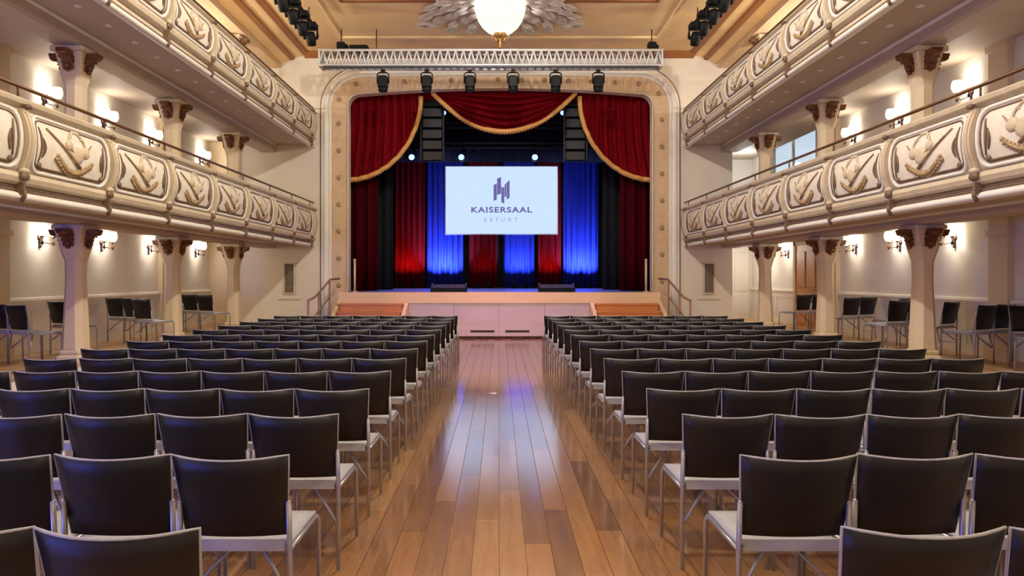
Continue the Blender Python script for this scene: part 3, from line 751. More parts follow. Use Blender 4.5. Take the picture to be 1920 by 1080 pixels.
# wide oak steps at both sides of the stage front, handrails, poles
for s in (-1, 1):
    st = thing('stage_steps', 'wide orange oak steps up to the stage, %s of the aisle' % SIDE[s], 'steps', (s * 3.25, 16.7, 0), group='oak steps up to the stage')
    n = 5; rise = (ZS - 0.27) / n
    for i in range(n):
        y1 = YS - 0.021 - (n - 1 - i) * 0.30; z = rise * (i + 1)
        b = MB(); b.box(s * 2.42, s * 3.96, y1 - 0.30, y1, 0.0 if i == 0 else z - rise * 1.0, z - 0.035); b.build('riser', M['orange'], st)
        b = MB(); b.add(*chamfer(min(s * 2.40, s * 4.04), max(s * 2.40, s * 3.98), y1 - 0.325, y1, z - 0.035, z, 0.006)); b.build('tread', M['orange'], st)
    b = MB(); b.prism([(YS - 0.021, 0), (YS - 0.021, ZS - 0.27), (YS - 0.05, ZS - 0.27), (YS - 1.66, 0.2), (YS - 1.66, 0)], s * 2.30, s * 2.395, 'x'); b.build('stringer', M['nosing'], st, label='pale stringer board beside the steps')
    b = MB(); b.prism([(YS - 0.021, 0), (YS - 0.021, ZS - 0.2), (YS - 0.05, ZS - 0.2), (YS - 1.66, 0.25), (YS - 1.66, 0)], s * 3.985, s * 4.07, 'x'); b.build('stringer', M['nosing'], st)
    hr = thing('stair_handrail', 'rose-brown handrail beside the %s stage steps' % SIDE[s], 'handrail', (s * 4.35, 16.6, 0), group='stage step handrails')
    xr = 4.28
    b = MB(); b.tube([(s * (xr - 0.15), YS + 0.35, 1.52), (s * xr, YS, 1.50), (s * (xr + 0.06), YS - 0.5, 1.28), (s * (xr + 0.10), YS - 1.1, 1.08), (s * (xr + 0.12), YS - 1.6, 1.02)], 0.028, 8); b.build('rail', M['rosewood'], hr)
    for (x, y, z0, z1) in ((xr, YS - 0.06, 0.0, 1.49), (xr + 0.12, YS - 1.58, 0, 1.02), (xr + 0.08, YS - 0.8, 0, 1.18)):
        b = MB(); b.tube([(s * x, y, z0), (s * x, y, z1)], 0.025, 8); b.ball((s * x, y, 0.02), 0.06, 0.06, 0.02); b.build('post', M['rosewood'], hr)
    b = MB(); b.tube([(s * (xr), YS - 0.06, 1.05), (s * (xr + 0.10), YS - 1.1, 0.63), (s * (xr + 0.12), YS - 1.58, 0.57)], 0.016, 6); b.build('lower_rail', M['rosewood'], hr)
    pl = thing('stage_pole', 'slender pale pole at the %s edge of the stage' % SIDE[s], 'pole', (s * 3.72 + STX, YS + 0.14, ZS + 0.002), group='pale poles at the stage edge')
    b = MB(); b.tube([(0, 0, 0.012), (0, 0, 0.80)], 0.028, 8); b.build('shaft', M['moulding'], pl, True)
    b = MB(); b.lathe([(0.0, 0.005), (0.09, 0.008), (0.07, 0.02), (0.03, 0.03)], 12); b.build('foot', M['moulding'], pl, True)
    b = MB(); b.ball((0, 0, 0.82), 0.04, 0.04, 0.035); b.build('finial', M['moulding'], pl, True)

# stage house
b = MB(); b.box(-5.4, -5.3, YW + 0.305, YBK + 0.1, 0, 8.4); struct('wall_stage_left', b, M['blackdrape'])
b = MB(); b.box(5.3, 5.4, YW + 0.305, YBK + 0.1, 0, 8.4); struct('wall_stage_right', b, M['blackdrape'])
b = MB(); b.box(-5.4, 5.4, YBK, YBK + 0.1, 0, 8.4); struct('wall_stage_back', b, M['blackdrape'])
b = MB(); b.box(-5.4, 5.4, YW + 0.305, YBK + 0.1, 8.3, 8.4); struct('ceiling_stage', b, M['blackdrape'])
b = MB(); b.box(-5.4, 5.4, YW + 0.28, YW + 0.305, ZC, 8.4); struct('wall_stage_head', b, M['blackdrape'])

# curtains
def drape(name, label, x0, x1, y, z0, z1, m, amp=0.06, wl=0.24, ph=0.0, group=None, n=None):
    nu = n or max(16, int((x1 - x0) / wl * 8))
    def fn(u, v):
        x = x0 + (x1 - x0) * u
        a = amp * (0.6 + 0.4 * (1 - v)) * (0.75 + 0.25 * math.sin(x * 3.1 + ph))
        return (x + 0.25 * a * math.sin(4 * PI * x / wl + ph), y + a * math.sin(2 * PI * x / wl + ph + 0.5 * math.sin(x * 2.3)), z0 + (z1 - z0) * v)
    b = MB(); b.shell(fn, nu, 4, (0, 0.012, 0))
    return b.build(name, m, label=label, cat='curtain', group=group)
drape('stage_drape', 'shade-darkened crimson curtain hanging down the left edge of the stage', -4.25, -3.42, 19.12, ZS + 0.005, 6.9, M['drape'], 0.09, 0.3, group='crimson side curtains')
drape('stage_drape', 'shade-darkened crimson curtain hanging down the right edge of the stage', 3.40, 4.30, 19.12, ZS + 0.005, 6.9, M['drape'], 0.09, 0.3, 1.0, group='crimson side curtains')
drape('masking_drape', 'black masking curtain beside the left crimson curtain', -4.3, -3.22, 20.6, ZS + 0.005, 7.4, M['blackdrape'], 0.07, 0.26, group='black masking curtains')
drape('masking_drape', 'black masking curtain beside the right crimson curtain', 3.12, 4.4, 20.6, ZS + 0.005, 7.4, M['blackdrape'], 0.07, 0.26, 2.0, group='black masking curtains')
drape('backdrop_drape', 'black curtain across the back of the stage behind the coloured strips', -5.2, 5.2, 24.6, ZS + 0.005, 8.0, M['blackdrape'], 0.05, 0.3)
drape('border_drape', 'black border curtain across the top of the stage behind the blue lamps', -5.2, 5.2, 23.0, 5.42, 8.31, M['blackdrape'], 0.05, 0.3)
STRIPS = [('red', -3.70, -2.62, 'lit red curtain strip leftmost on the stage'), ('blue', -2.55, -1.28, 'lit blue curtain strip under the left edge of the screen'),
          ('red', -1.05, -0.06, 'dim red curtain strip under the middle of the screen'), ('blue', 0.16, 1.24, 'blue curtain strip under the right half of the screen'),
          ('red', 1.36, 2.18, 'red curtain strip under the right edge of the screen'), ('blue', 2.26, 3.50, 'lit blue curtain strip rightmost on the stage')]
upl = None
for i, (c, x0, x1, lab) in enumerate(STRIPS):
    drape('curtain_strip', lab, x0, x1, 24.1, ZS + 0.005, 7.2, M['redcloth'] if c == 'red' else M['bluecloth'], 0.06, 0.2, i, group='coloured curtain strips at the back of the stage')
    bright = [130, 1250, 30, 520, 80, 1250][i]
    colr = (1.0, 0.10, 0.10) if c == 'red' else (0.20, 0.34, 1.0)
    for q in (0.3, 0.7):
        xx = x0 + (x1 - x0) * q
        lamp('uplight_beam', 'SPOT', (xx, 23.45, ZS + 0.22), bright, colr, 0.03, (xx, 24.1, ZS + 1.5), 85, 0.9)
        lab2 = 'small black floor uplight, %s pair from the left, %s one of the two' % (ORD[i + 1], 'left' if q < 0.5 else 'right')
        if upl is None:
            upl = thing('floor_uplight', lab2, 'uplight', (xx, 23.45, ZS), group='floor uplights at the back of the stage')
            b = MB(); b.lathe([(0.05, -0.1), (0.07, -0.09), (0.075, 0.06), (0.07, 0.07)], 12, (0, 0, 0.12)); b.build('can', M['black'], upl, True)
            b = MB(); b.tube([(-0.09, 0, 0.13), (-0.09, 0, 0.01), (0.09, 0, 0.01), (0.09, 0, 0.13)], 0.012, 6); b.build('yoke', M['black'], upl, True)
        else: copy_tree(upl, None, (xx, 23.45, ZS), label=lab2)

# front swags
YV = YW + 0.42
def side_swag(s):
    xo, xi, zt, zl = STX + s * 4.2, STX + s * 2.17, 6.9, 4.22
    def zb(u): return zl + (6.50 - zl) * (1 - math.sqrt(max(0, 1 - u * u)))
    def fn(u, v):
        uu = math.sin(u * PI / 2)
        x = xo + (xi - xo) * uu; z0 = zb(uu); z = zt + (z0 - zt) * v
        k = 2 * PI * (uu * 9 + 1.6 * v * v * (1 - uu) - 0.5 * v)
        x += 0.12 * math.sin(k * 1.0 + 1) * (1 - uu) * v * (1 - v)
        return (x, YV + 0.11 * math.sin(k) * (0.45 + 0.55 * v) * (1 - 0.75 * v ** 6) * min(1, (1 - uu) * 6 + 0.2) + 0.02 * math.sin(k * 2.3), z)
    g = thing('swag_curtain', 'gathered crimson velvet swag with gold edge, %s end of the pelmet' % SIDE[s], 'curtain', (STX + s * 3.2, YV, 4.2), group='crimson velvet swags over the stage')
    b = MB(); b.shell(fn, 96, 20, (0, 0.02, 0)); b.build('velvet', M['velvet'], g)
    b = MB(); P = [Vector(fn(u / 40, 1.0)) + Vector((0, 0.0, 0.0)) for u in range(41)]
    b.tube([(p.x, p.y - 0.035, p.z) for p in P], 0.065, 8); b.build('gold_edge', M['goldtrim'], g, label='gold fringe edging')
    b = MB()
    for i in range(0, 40):
        p = P[i]; b.tube([(p.x, p.y - 0.045, p.z), (p.x, p.y - 0.045, p.z - 0.085)], 0.024, 4)
    b.build('fringe', M['goldtrim'], g, kind='stuff')
for s in (-1, 1): side_swag(s)
def centre_swag():
    x0, x1, zt = -1.83, 2.10, 6.62
    def fn(u, v):
        x = x0 + (x1 - x0) * u
        top = zt + 0.22 * math.sin(PI * u)
        z0 = zt - 0.02 - 1.10 * (1 - (2 * abs(u - 0.5)) ** 1.9)
        z = top + (z0 - top) * v
        d = math.sin(PI * u)
        return (x, YV - 0.02 + 0.12 * math.sin(v * 2 * PI * 7 + 0.9 * math.sin(9 * u)) * d + 0.02 * math.sin(22 * u + 3 * v) * (1 - v) - 0.10 * d * v, z)
    g = thing('swag_curtain', 'crimson velvet swag with gold edge hanging over the middle of the stage', 'curtain', (0.13, YV, 5.5), group='crimson velvet swags over the stage')
    b = MB(); b.shell(fn, 48, 60, (0, 0.02, 0)); b.build('velvet', M['velvet'], g)
    P = [Vector(fn(i / 48, 1.0)) for i in range(49)]
    b = MB(); b.tube([(p.x, p.y - 0.03, p.z) for p in P], 0.065, 8); b.build('gold_edge', M['goldtrim'], g, label='gold fringe edging')
    b = MB()
    for p in P: b.tube([(p.x, p.y - 0.03, p.z), (p.x, p.y - 0.03, p.z - 0.085)], 0.024, 4)
    b.build('fringe', M['goldtrim'], g, kind='stuff')
centre_swag()
b = MB(); b.shell(lambda u, v: (-4.3 + 8.6 * u, YV + 0.20 + 0.01 * math.sin(u * 90), 6.46 + 1.845 * v), 90, 2, (0, 0.01, 0))
b.build('pelmet_drape', M['velvet'], label='crimson velvet heading band behind the tops of the swags', cat='curtain')

# projection screen
scn = thing('projection_screen', 'bright pale blue projection screen with violet lettering above the stage', 'screen', (0.09, 23.5, 3.05))
SX0, SX1, SZ0, SZ1 = -1.835, 2.0, 3.04, 5.35
b = MB(); b.box(SX0, SX1, 23.49, 23.51, SZ0, SZ1); b.build('screen_surface', M['screen'], scn)
b = MB()
for (x0, x1, z0, z1) in ((SX0 - 0.025, SX0, SZ0 - 0.025, SZ1 + 0.025), (SX1, SX1 + 0.025, SZ0 - 0.025, SZ1 + 0.025), (SX0, SX1, SZ0 - 0.025, SZ0), (SX0, SX1, SZ1, SZ1 + 0.025)): b.box(x0, x1, 23.47, 23.53, z0, z1)
b.build('frame', M['white'], scn)
b = MB()
for x in (-1.5, 1.66): b.tube([(x, 23.5, SZ1 + 0.025), (x, 23.5, 8.3)], 0.01, 5)
b.build('hanging_wires', M['black'], scn)
PXS = 23.5 / 1280
def sx(px): return (px - 936) * PXS
def sz(py): return 1.58 + (518 - py) * PXS
def text(body, px0, px1, py, hpx, m, name, space, lab):
    cu = bpy.data.curves.new(name, 'FONT'); cu.body = body; cu.align_x = 'CENTER'; cu.align_y = 'CENTER'; cu.size = 1; cu.space_character = space; cu.extrude = 0.002; cu.offset = 0.03 if 'KAISER' in body else 0.008
    cu.materials.append(m)
    o = bpy.data.objects.new(name, cu); col.objects.link(o)
    bpy.context.view_layer.update()
    me = bpy.data.meshes.new_from_object(o.evaluated_get(bpy.context.evaluated_depsgraph_get())); me.name = name
    wx, wz = o.dimensions.x, o.dimensions.y
    bpy.data.objects.remove(o); o = bpy.data.objects.new(name, me); col.objects.link(o)
    if not me.materials: me.materials.append(m)
    o.parent = scn; o.rotation_euler = (PI / 2, 0, 0)
    o.scale = ((px1 - px0) * PXS / wx, hpx * PXS / wz, 1)
    o.location = (sx((px0 + px1) / 2) - WL[scn.name][0], -0.013, sz(py) - WL[scn.name][2]); o['label'] = lab
text('KAISERSAAL', 883, 997, 394, 11, M['ink'], 'lettering', 1.15, 'violet capitals KAISERSAAL')
text('ERFURT', 908, 970, 412.5, 7.5, M['ink2'], 'lettering', 1.9, 'pale capitals ERFURT')
b = MB()
for (x0, x1, ya, yb, yc, yd) in ((925.5, 931.5, 347, 344, 377, 374), (932.0, 939.5, 335, 332, 366, 363), (940, 945.5, 350, 352, 379, 382), (946, 949.5, 347, 343, 370, 368), (950, 955.5, 342, 338, 374, 371)):
    b.add([(sx(x0), 23.488, sz(ya)), (sx(x1), 23.488, sz(yb)), (sx(x1), 23.488, sz(yd)), (sx(x0), 23.488, sz(yc))] + [(sx(x0), 23.492, sz(ya)), (sx(x1), 23.492, sz(yb)), (sx(x1), 23.492, sz(yd)), (sx(x0), 23.492, sz(yc))],
          [(0, 1, 2, 3), (7, 6, 5, 4), (0, 4, 5, 1), (1, 5, 6, 2), (2, 6, 7, 3), (3, 7, 4, 0)])
b.build('logo', M['ink'], scn, label='violet emblem of slanted upright bars')

# lighting bars over the stage with blue lamps
for (z, y, lab) in ((6.42, 22.2, 'upper black lighting bar across the back of the stage'), (5.80, 22.38, 'lower black lighting bar just above the screen')):
    g = thing('lighting_bar', lab, 'lighting bar', (0, y, z))
    b = MB()
    for dz in (0, 0.16): b.tube([(-4.6, y, z + dz), (4.6, y, z + dz)], 0.035, 8)
    for i in range(46):
        x = -4.6 + 0.2 * i; b.tube([(x, y, z), (x + 0.1, y, z + 0.16)], 0.012, 4)
    b.build('bar', M['speaker'], g)
    b = MB()
    for x in (-3.5, 0, 3.5): b.tube([(x, y, z + 0.18), (x, y, 8.3)], 0.012, 5)
    b.build('hanging_wires', M['black'], g)
bl = None
for (px, py, y, lab) in ((772, 295, 22.3, 'glowing blue stage lamp left of the left loudspeaker column'), (865, 295, 22.3, 'glowing blue stage lamp above the left part of the screen'), (1003, 295, 22.3, 'glowing blue stage lamp above the right part of the screen'),
                    (832, 212, 22.1, 'dim blue stage lamp high beside the left loudspeaker column'), (1055, 212, 22.1, 'dim blue stage lamp high beside the right loudspeaker column')):
    loc = ((px - 936) * y / 1280, y, 1.58 + (518 - py) * y / 1280)
    if bl is None:
        bl = thing('stage_lamp', lab, 'stage lamp', loc, group='blue stage lamps')
        b = MB(); b.lathe([(0.06, 0.25), (0.11, 0.22), (0.12, 0.0), (0.125, -0.05), (0.10, -0.05), (0.10, 0.0)], 14, axis='y'); b.build('housing', M['black'], bl, True)
        b = MB(); b.lathe([(0.0, -0.035), (0.07, -0.03), (0.098, -0.01)], 14, axis='y'); b.build('lens', M['bluelamp'], bl, True, label='glowing blue lens')
        b = MB(); b.tube([(-0.14, 0.08, 0), (-0.14, 0.08, 0.2), (0.14, 0.08, 0.2), (0.14, 0.08, 0)], 0.015, 5); b.tube([(0, 0.08, 0.2), (0, 0.08, 0.30)], 0.02, 6); b.build('yoke', M['black'], bl, True)
    else:
        o = copy_tree(bl, None, loc, label=lab)
        if py < 250: o.scale = (0.8, 0.8, 0.8)
for x in (-2.6, 0.0, 2.6):
    lamp('blue_wash', 'SPOT', (x, 22.0, 6.3), 2000, (0.06, 0.12, 1.0), 0.1, (x, 20.6, 1.2), 56, 0.6)

# loudspeaker columns
for s, xc in ((-1, -1.88), (1, 2.14)):
    la = thing('line_array', 'dark hanging column of stacked loudspeakers, %s of the middle swag' % SIDE[s], 'loudspeaker', (xc, 19.3, 4.79), group='hanging loudspeaker columns')
    z = 6.62
    for i in range(6):
        h = 0.295; tilt = 0.02 * i * i * 0.25
        mt = Matrix.Translation((xc, 19.3 + 0.015 * i * i * 0.3, z - h / 2)) @ Matrix.Rotation(tilt, 4, 'X')
        b = MB()
        vs, fs = chamfer(-0.30, 0.30, -h / 2 + 0.008, h / 2 - 0.008, -0.2, 0.16, 0.02)
        b.add([mt @ Vector((p[0], -p[2], p[1])) for p in vs], fs)
        cab = b.build('speaker_cabinet', M['black'], la)
        b = MB(); vs, fs = chamfer(-0.27, 0.27, -h / 2 + 0.03, h / 2 - 0.03, 0.155, 0.175, 0.008)
        b.add([mt @ Vector((p[0], -p[2], p[1])) for p in vs], fs); g_ = b.build('grille', M['speaker'], cab)
        z -= h
    b = MB(); b.box(xc - 0.32, xc + 0.32, 19.15, 19.45, 6.62, 6.68); b.tube([(xc, 19.3, 6.68), (xc, 19.3, 8.3)], 0.015, 6); b.build('rigging_frame', M['steel'], la)
    b = MB(); b.box(xc + 0.30, xc + 0.325, 19.1, 19.35, 4.86, 6.6); b.box(xc - 0.325, xc - 0.30, 19.1, 19.35, 4.86, 6.6); b.build('side_plate', M['speaker'], la)

# low black wedges at the stage front
for (x0, x1, lab) in ((-1.78, -0.85, 'low black monitor wedge on the stage edge, left of the aisle axis'), (1.03, 1.97, 'low black monitor wedge on the stage edge, right of the aisle axis')):
    mw = thing('stage_monitor', lab, 'monitor', ((x0 + x1) / 2, 17.9, ZS), group='low black monitors on the stage edge')
    b = MB(); b.prism([(17.65, ZS + 0.003), (17.65, ZS + 0.10), (17.85, ZS + 0.19), (18.1, ZS + 0.19), (18.1, ZS + 0.003)], x0, x1, 'x'); b.build('cabinet', M['black'], mw)
    b = MB(); b.prism([(17.655, ZS + 0.112), (17.845, ZS + 0.197), (17.855, ZS + 0.19), (17.66, ZS + 0.102)], x0 + 0.04, x1 - 0.04, 'x'); b.build('grille', M['speaker'], mw)
    for x in (x0 + 0.02, x1 - 0.02):
        b = MB(); b.tube([(x, 17.9, ZS + 0.19), (x, 17.92, ZS + 0.22), (x, 18.02, ZS + 0.22), (x, 18.04, ZS + 0.19)], 0.01, 5); b.build('handle', M['vent'], mw)

# vents on the end walls
for s in (-1, 1):
    xc = s * 5.62
    vg = thing('wall_vent', 'narrow grey louvred panel on the end wall %s of the stage' % SIDE[s], 'vent', (xc, YW, 1.2), group='louvred panels beside the stage')
    b = MB()
    for (x0, x1, z0, z1) in ((-0.16, -0.12, 1.1, 1.95), (0.12, 0.16, 1.1, 1.95), (-0.12, 0.12, 1.1, 1.14), (-0.12, 0.12, 1.91, 1.95)): b.box(xc + x0, xc + x1, YW - 0.04, YW, z0, z1)
    b.build('frame', M['moulding'], vg)
    b = MB(); b.box(xc - 0.12, xc + 0.12, YW - 0.006, YW, 1.14, 1.91); b.build('backing', M['vent'], vg)
    sl = MB(); sl.box(-0.12, 0.12, -0.028, -0.008, -0.012, 0.012, Matrix.Rotation(0.5, 4, 'X')); slm = sl.mesh('slat', M['vent'])
    for i in range(14):
        o = link('slat', slm, vg, True); o.location = (0, 0, 1.17 + i * 0.054 - 1.2)
    b = MB(); b.box(xc - 0.3, xc + 0.3, YW - 0.02, YW, 0.95, 0.985); b.build('sill', M['moulding'], vg)

# ------------------------------------------------------------------ truss with spotlights
TY, TZ0, TZ1, TX0, TX1 = 16.6, 6.66, 7.02, -4.33, 3.92
tr = thing('lighting_truss', 'long silver box truss hung across the stage arch', 'truss', (-0.2, TY, TZ0))
b = MB()
for dy in (-0.18, 0.18):
    for z in (TZ0, TZ1): b.tube([(TX0, TY + dy, z), (TX1, TY + dy, z)], 0.032, 8)
b.build('chords', M['silver'], tr)
b = MB(); n = 44
for i in range(n):
    xa = TX0 + (TX1 - TX0) * i / n; xb = TX0 + (TX1 - TX0) * (i + 1) / n; xm = (xa + xb) / 2
    for dy in (-0.18, 0.18):
        b.tube([(xa, TY + dy, TZ0), (xm, TY + dy, TZ1)], 0.02, 5); b.tube([(xm, TY + dy, TZ1), (xb, TY + dy, TZ0)], 0.02, 5)
    for z in (TZ0, TZ1): b.tube([(xa, TY - 0.18, z), (xb, TY + 0.18, z)], 0.02, 5)
b.build('braces', M['silver'], tr)
b = MB()
for x in (TX0, TX1):
    b.box(x - 0.02, x + 0.02, TY - 0.2, TY + 0.2, TZ0 - 0.03, TZ1 + 0.03)
b.build('end_plates', M['silver'], tr)
b = MB(); b.box(TX0 + 0.1, TX1 - 0.1, TY - 0.235, TY - 0.185, TZ0 - 0.075, TZ0 - 0.03); b.build('dark_strip', M['speaker'], tr, label='dark strip along the truss foot')  # plain dark strip below the front lower chord
for (px, lab) in ((640, 'leftmost'), (706, 'second'), (1222, 'rightmost')):
    x = (px - 936) * TY / 1280
    h = thing('chain_hoist', 'black chain hoist on the truss, %s of the three' % lab, 'hoist', (x, TY, TZ1), group='chain hoists on the truss')
    if px != 706:
        b = MB(); b.add(*chamfer(x - 0.10, x + 0.10, TY - 0.1, TY + 0.1, TZ1 + 0.035, TZ1 + 0.24, 0.02)); b.ball((x + 0.12, TY, TZ1 + 0.13), 0.06, 0.07, 0.07); b.build('motor', M['black'], h)
    b = MB(); b.tube([(x, TY, TZ1 + 0.03), (x, TY, ZC)], 0.014, 5); b.build('chain', M['bronze'], h)
fl = thing('fixture_box', 'flat black box lying on top of the truss near its left end', 'box', (-3.48, TY, TZ1 + 0.03))
b = MB(); b.add(*chamfer(-3.62, -3.17, TY - 0.16, TY + 0.16, TZ1 + 0.034, TZ1 + 0.14, 0.015)); b.build('case', M['black'], fl)
b = MB(); b.tube([(-3.55, TY, TZ1 + 0.14), (-3.55, TY, TZ1 + 0.18), (-3.25, TY, TZ1 + 0.18), (-3.25, TY, TZ1 + 0.14)], 0.012, 5); b.build('handle', M['black'], fl)
ts = None
for i, px in enumerate((718, 800, 881, 962, 1042, 1122)):
    loc = ((px - 936) * (TY - 0.18) / 1280, TY - 0.18, 6.02)
    lab = 'black spotlight hanging from the silver truss, %s from the left' % ORD[i + 1]
    if ts is None:
        ts = thing('truss_spotlight', lab, 'spotlight', loc, group='spotlights under the silver truss')
        b = MB(); b.add(*chamfer(-0.115, 0.115, -0.12, 0.12, 0.10, 0.37, 0.03)); b.lathe([(0.10, 0.0), (0.115, 0.02), (0.11, 0.11)], 14); b.build('housing', M['black'], ts, True)
        b = MB(); b.lathe([(0.0, 0.012), (0.098, 0.008), (0.1, 0.0)], 14); b.build('lens', M['speaker'], ts, True)
        b = MB(); b.tube([(-0.135, 0, 0.20), (-0.135, 0, 0.42), (-0.09, 0, 0.46), (0.09, 0, 0.46), (0.135, 0, 0.42), (0.135, 0, 0.20)], 0.018, 6); b.build('yoke', M['black'], ts, True)
        b = MB(); b.box(-0.045, 0.045, -0.035, 0.035, 0.46, 0.50); b.tube([(-0.05, 0, 0.51), (0.05, 0, 0.51)], 0.03, 8); b.build('clamp', M['black'], ts, True)
    else: copy_tree(ts, None, loc, label=lab)

# lighting bars under the ceiling at both sides of the hall, with black moving heads
mh = None
for s, xx in ((-1, -4.18), (1, 4.36)):
    g = thing('ceiling_bar', 'black lighting bar hung below the ceiling, %s side of the hall' % SIDE[s], 'lighting bar', (xx, 13.5, 7.2), group='ceiling lighting bars')
    b = MB(); b.tube([(xx, 11.6, 7.24), (xx, 15.4, 7.24)], 0.03, 8); b.tube([(xx + s * 0.12, 11.6, 7.32), (xx + s * 0.12, 15.4, 7.32)], 0.03, 8); b.build('bar', M['black'], g)
    b = MB()
    for y in (12.0, 13.6, 15.2): b.tube([(xx + s * 0.06, y, 7.26), (xx + s * 0.06, y, ZC)], 0.012, 5)
    b.build('hanging_wires', M['black'], g)
    for i, y in enumerate((15.15, 14.5, 13.85, 13.2, 12.55)):
        lab = 'black moving head on the %s ceiling lighting bar, %s from the stage' % (SIDE[s], ORD[i + 1])
        if mh is None:
            mh = thing('moving_head', lab, 'spotlight', (xx, y, 6.88), group='moving heads under the ceiling')
            b = MB(); b.add(*chamfer(-0.14, 0.14, -0.12, 0.12, 0.20, 0.32, 0.02)); b.build('base', M['black'], mh, True)
            b = MB(); b.tube([(-0.135, 0, -0.04), (-0.15, 0, 0.05), (-0.14, 0, 0.17), (0.14, 0, 0.17), (0.15, 0, 0.05), (0.135, 0, -0.04)], 0.03, 6); b.build('yoke', M['black'], mh, True)
            b = MB()
            mt = Matrix.Rotation(0.5, 4, 'X')
            q = MB(); q.lathe([(0.0, 0.13), (0.09, 0.11), (0.115, 0.0), (0.10, -0.16), (0.085, -0.18), (0.0, -0.17)], 12)
            b.add([mt @ Vector(v) for v in q.v], q.f, True); b.build('head', M['black'], mh, True)
        else: copy_tree(mh, None, (xx, y, 6.88), label=lab)

# ------------------------------------------------------------------ chandelier with its ceiling rosette
def leaf(b, c, ang, ln, wd, th, z):
    mt = Matrix.Rotation(ang, 3, 'Z')
    b.ball((c[0], c[1], z), ln, wd, th, 8, 5, mt)
CHY = 14.4
rs = thing('ceiling_rosette', 'grey stucco leaf rosette on the ochre ceiling around the chandelier', 'rosette', (0.02, CHY, ZC))
rr_ = random.Random(3)
def ros_r(a):
    q = min(1.0, abs(math.sin(a)) * 1.25); q = q * q * (3 - 2 * q)
    return 1.0 + 1.45 * q - 0.22 * max(0, abs(math.sin(a)) - 0.85) / 0.15
NA = 48
b = MB()
V = []
for (fr, z) in ((0.90, 0.0), (0.84, -0.05), (0.4, -0.08)):
    V += [(ros_r(2 * PI * i / NA) * fr * math.cos(2 * PI * i / NA), ros_r(2 * PI * i / NA) * fr * math.sin(2 * PI * i / NA), z) for i in range(NA)]
F = [(k * NA + i, k * NA + (i + 1) % NA, (k + 1) * NA + (i + 1) % NA, (k + 1) * NA + i) for k in (0, 1) for i in range(NA)] + [tuple(2 * NA + i for i in range(NA))]
b.add(V, F); b.build('medallion', M['stucco'], rs, True)
lf = MB()
lf.shell(lambda u, v: (-0.26 + 0.52 * u, (v - 0.5) * 0.34 * math.sin(PI * min(1, u * 0.9 + 0.1)) ** 0.7, -0.05 - 0.05 * math.sin(PI * u) * math.cos((v - 0.5) * 2.6) - 0.03 * u), 6, 4, (0, 0, 0.03))
lf.tube([(-0.24, 0, -0.08), (0, 0, -0.115), (0.25, 0, -0.095)], 0.016, 4); lfm = lf.mesh('leaf', M['stucco'])
for ringn, (n, fr, sc_) in enumerate(((14, 0.34, 0.9), (20, 0.50, 1.0), (24, 0.66, 1.05), (28, 0.82, 1.0), (30, 0.96, 0.85))):
    for i in range(n):
        a = 2 * PI * (i + 0.5 * (ringn % 2)) / n
        q = ros_r(a) * fr
        o = link('leaf', lfm, rs, True); o.location = (q * math.cos(a), q * math.sin(a), 0.012 * ringn - 0.05); o.rotation_euler = (0, 0, a + 0.35 * rr_.uniform(-1, 1)); o.scale = (sc_, sc_ * rr_.uniform(0.8, 1.1), 1)
b = MB()
for e in (-1, 1):
    for q in (-1, 1):
        b.tube([(e * (1.72 + 0.20 * (1 - k / 12) * math.cos(k * 0.6)), q * (1.75 + 0.2 * (1 - k / 12) * math.sin(k * 0.6)), -0.03) for k in range(12)], 0.045, 6)
        b.tube([(e * 1.5, q * 1.6, -0.03), (e * 2.0, q * 1.78, -0.03)], [0.09, 0.03], 6)
b.build('scrolls', M['stucco'], rs, True)
ch = thing('chandelier', 'glowing cut-glass bowl chandelier hanging from the stucco rosette', 'chandelier', (0.02, CHY, 6.37))
b = MB(); b.lathe([(0.02, 0.33), (0.16, 0.335), (0.28, 0.38), (0.39, 0.48), (0.475, 0.62), (0.53, 0.79), (0.545, 0.95), (0.53, 1.08), (0.52, 1.13)], 28); b.build('bowl', M['bowl'], ch, True, label='glowing cut-glass bowl')
b = MB(); b.lathe([(0.56, 1.14), (0.58, 1.15), (0.3, 1.18), (0.0, 1.205)], 28); b.build('pan', M['brass'], ch, True, label='brass pan added on the bowl to keep its light off the ceiling')  # unseen disc added to block light going up to the rosette
b = MB(); b.lathe([(0.52, 1.11), (0.56, 1.10), (0.58, 1.13), (0.56, 1.15), (0.52, 1.15)], 28); b.build('rim', M['brass'], ch, True)
b = MB(); b.lathe([(0.0, 0.0), (0.025, 0.01), (0.04, 0.05), (0.025, 0.09), (0.06, 0.14), (0.04, 0.18), (0.10, 0.25), (0.14, 0.31), (0.08, 0.34)], 14)
for i in range(6):
    a = PI * i / 3; b.tube([(0.05 * math.cos(a), 0.05 * math.sin(a), 0.15), (0.12 * math.cos(a), 0.12 * math.sin(a), 0.18), (0.19 * math.cos(a), 0.19 * math.sin(a), 0.26), (0.18 * math.cos(a), 0.18 * math.sin(a), 0.33)], 0.012, 5)
b.build('finial', M['brass'], ch, True, label='brass finial below the bowl')

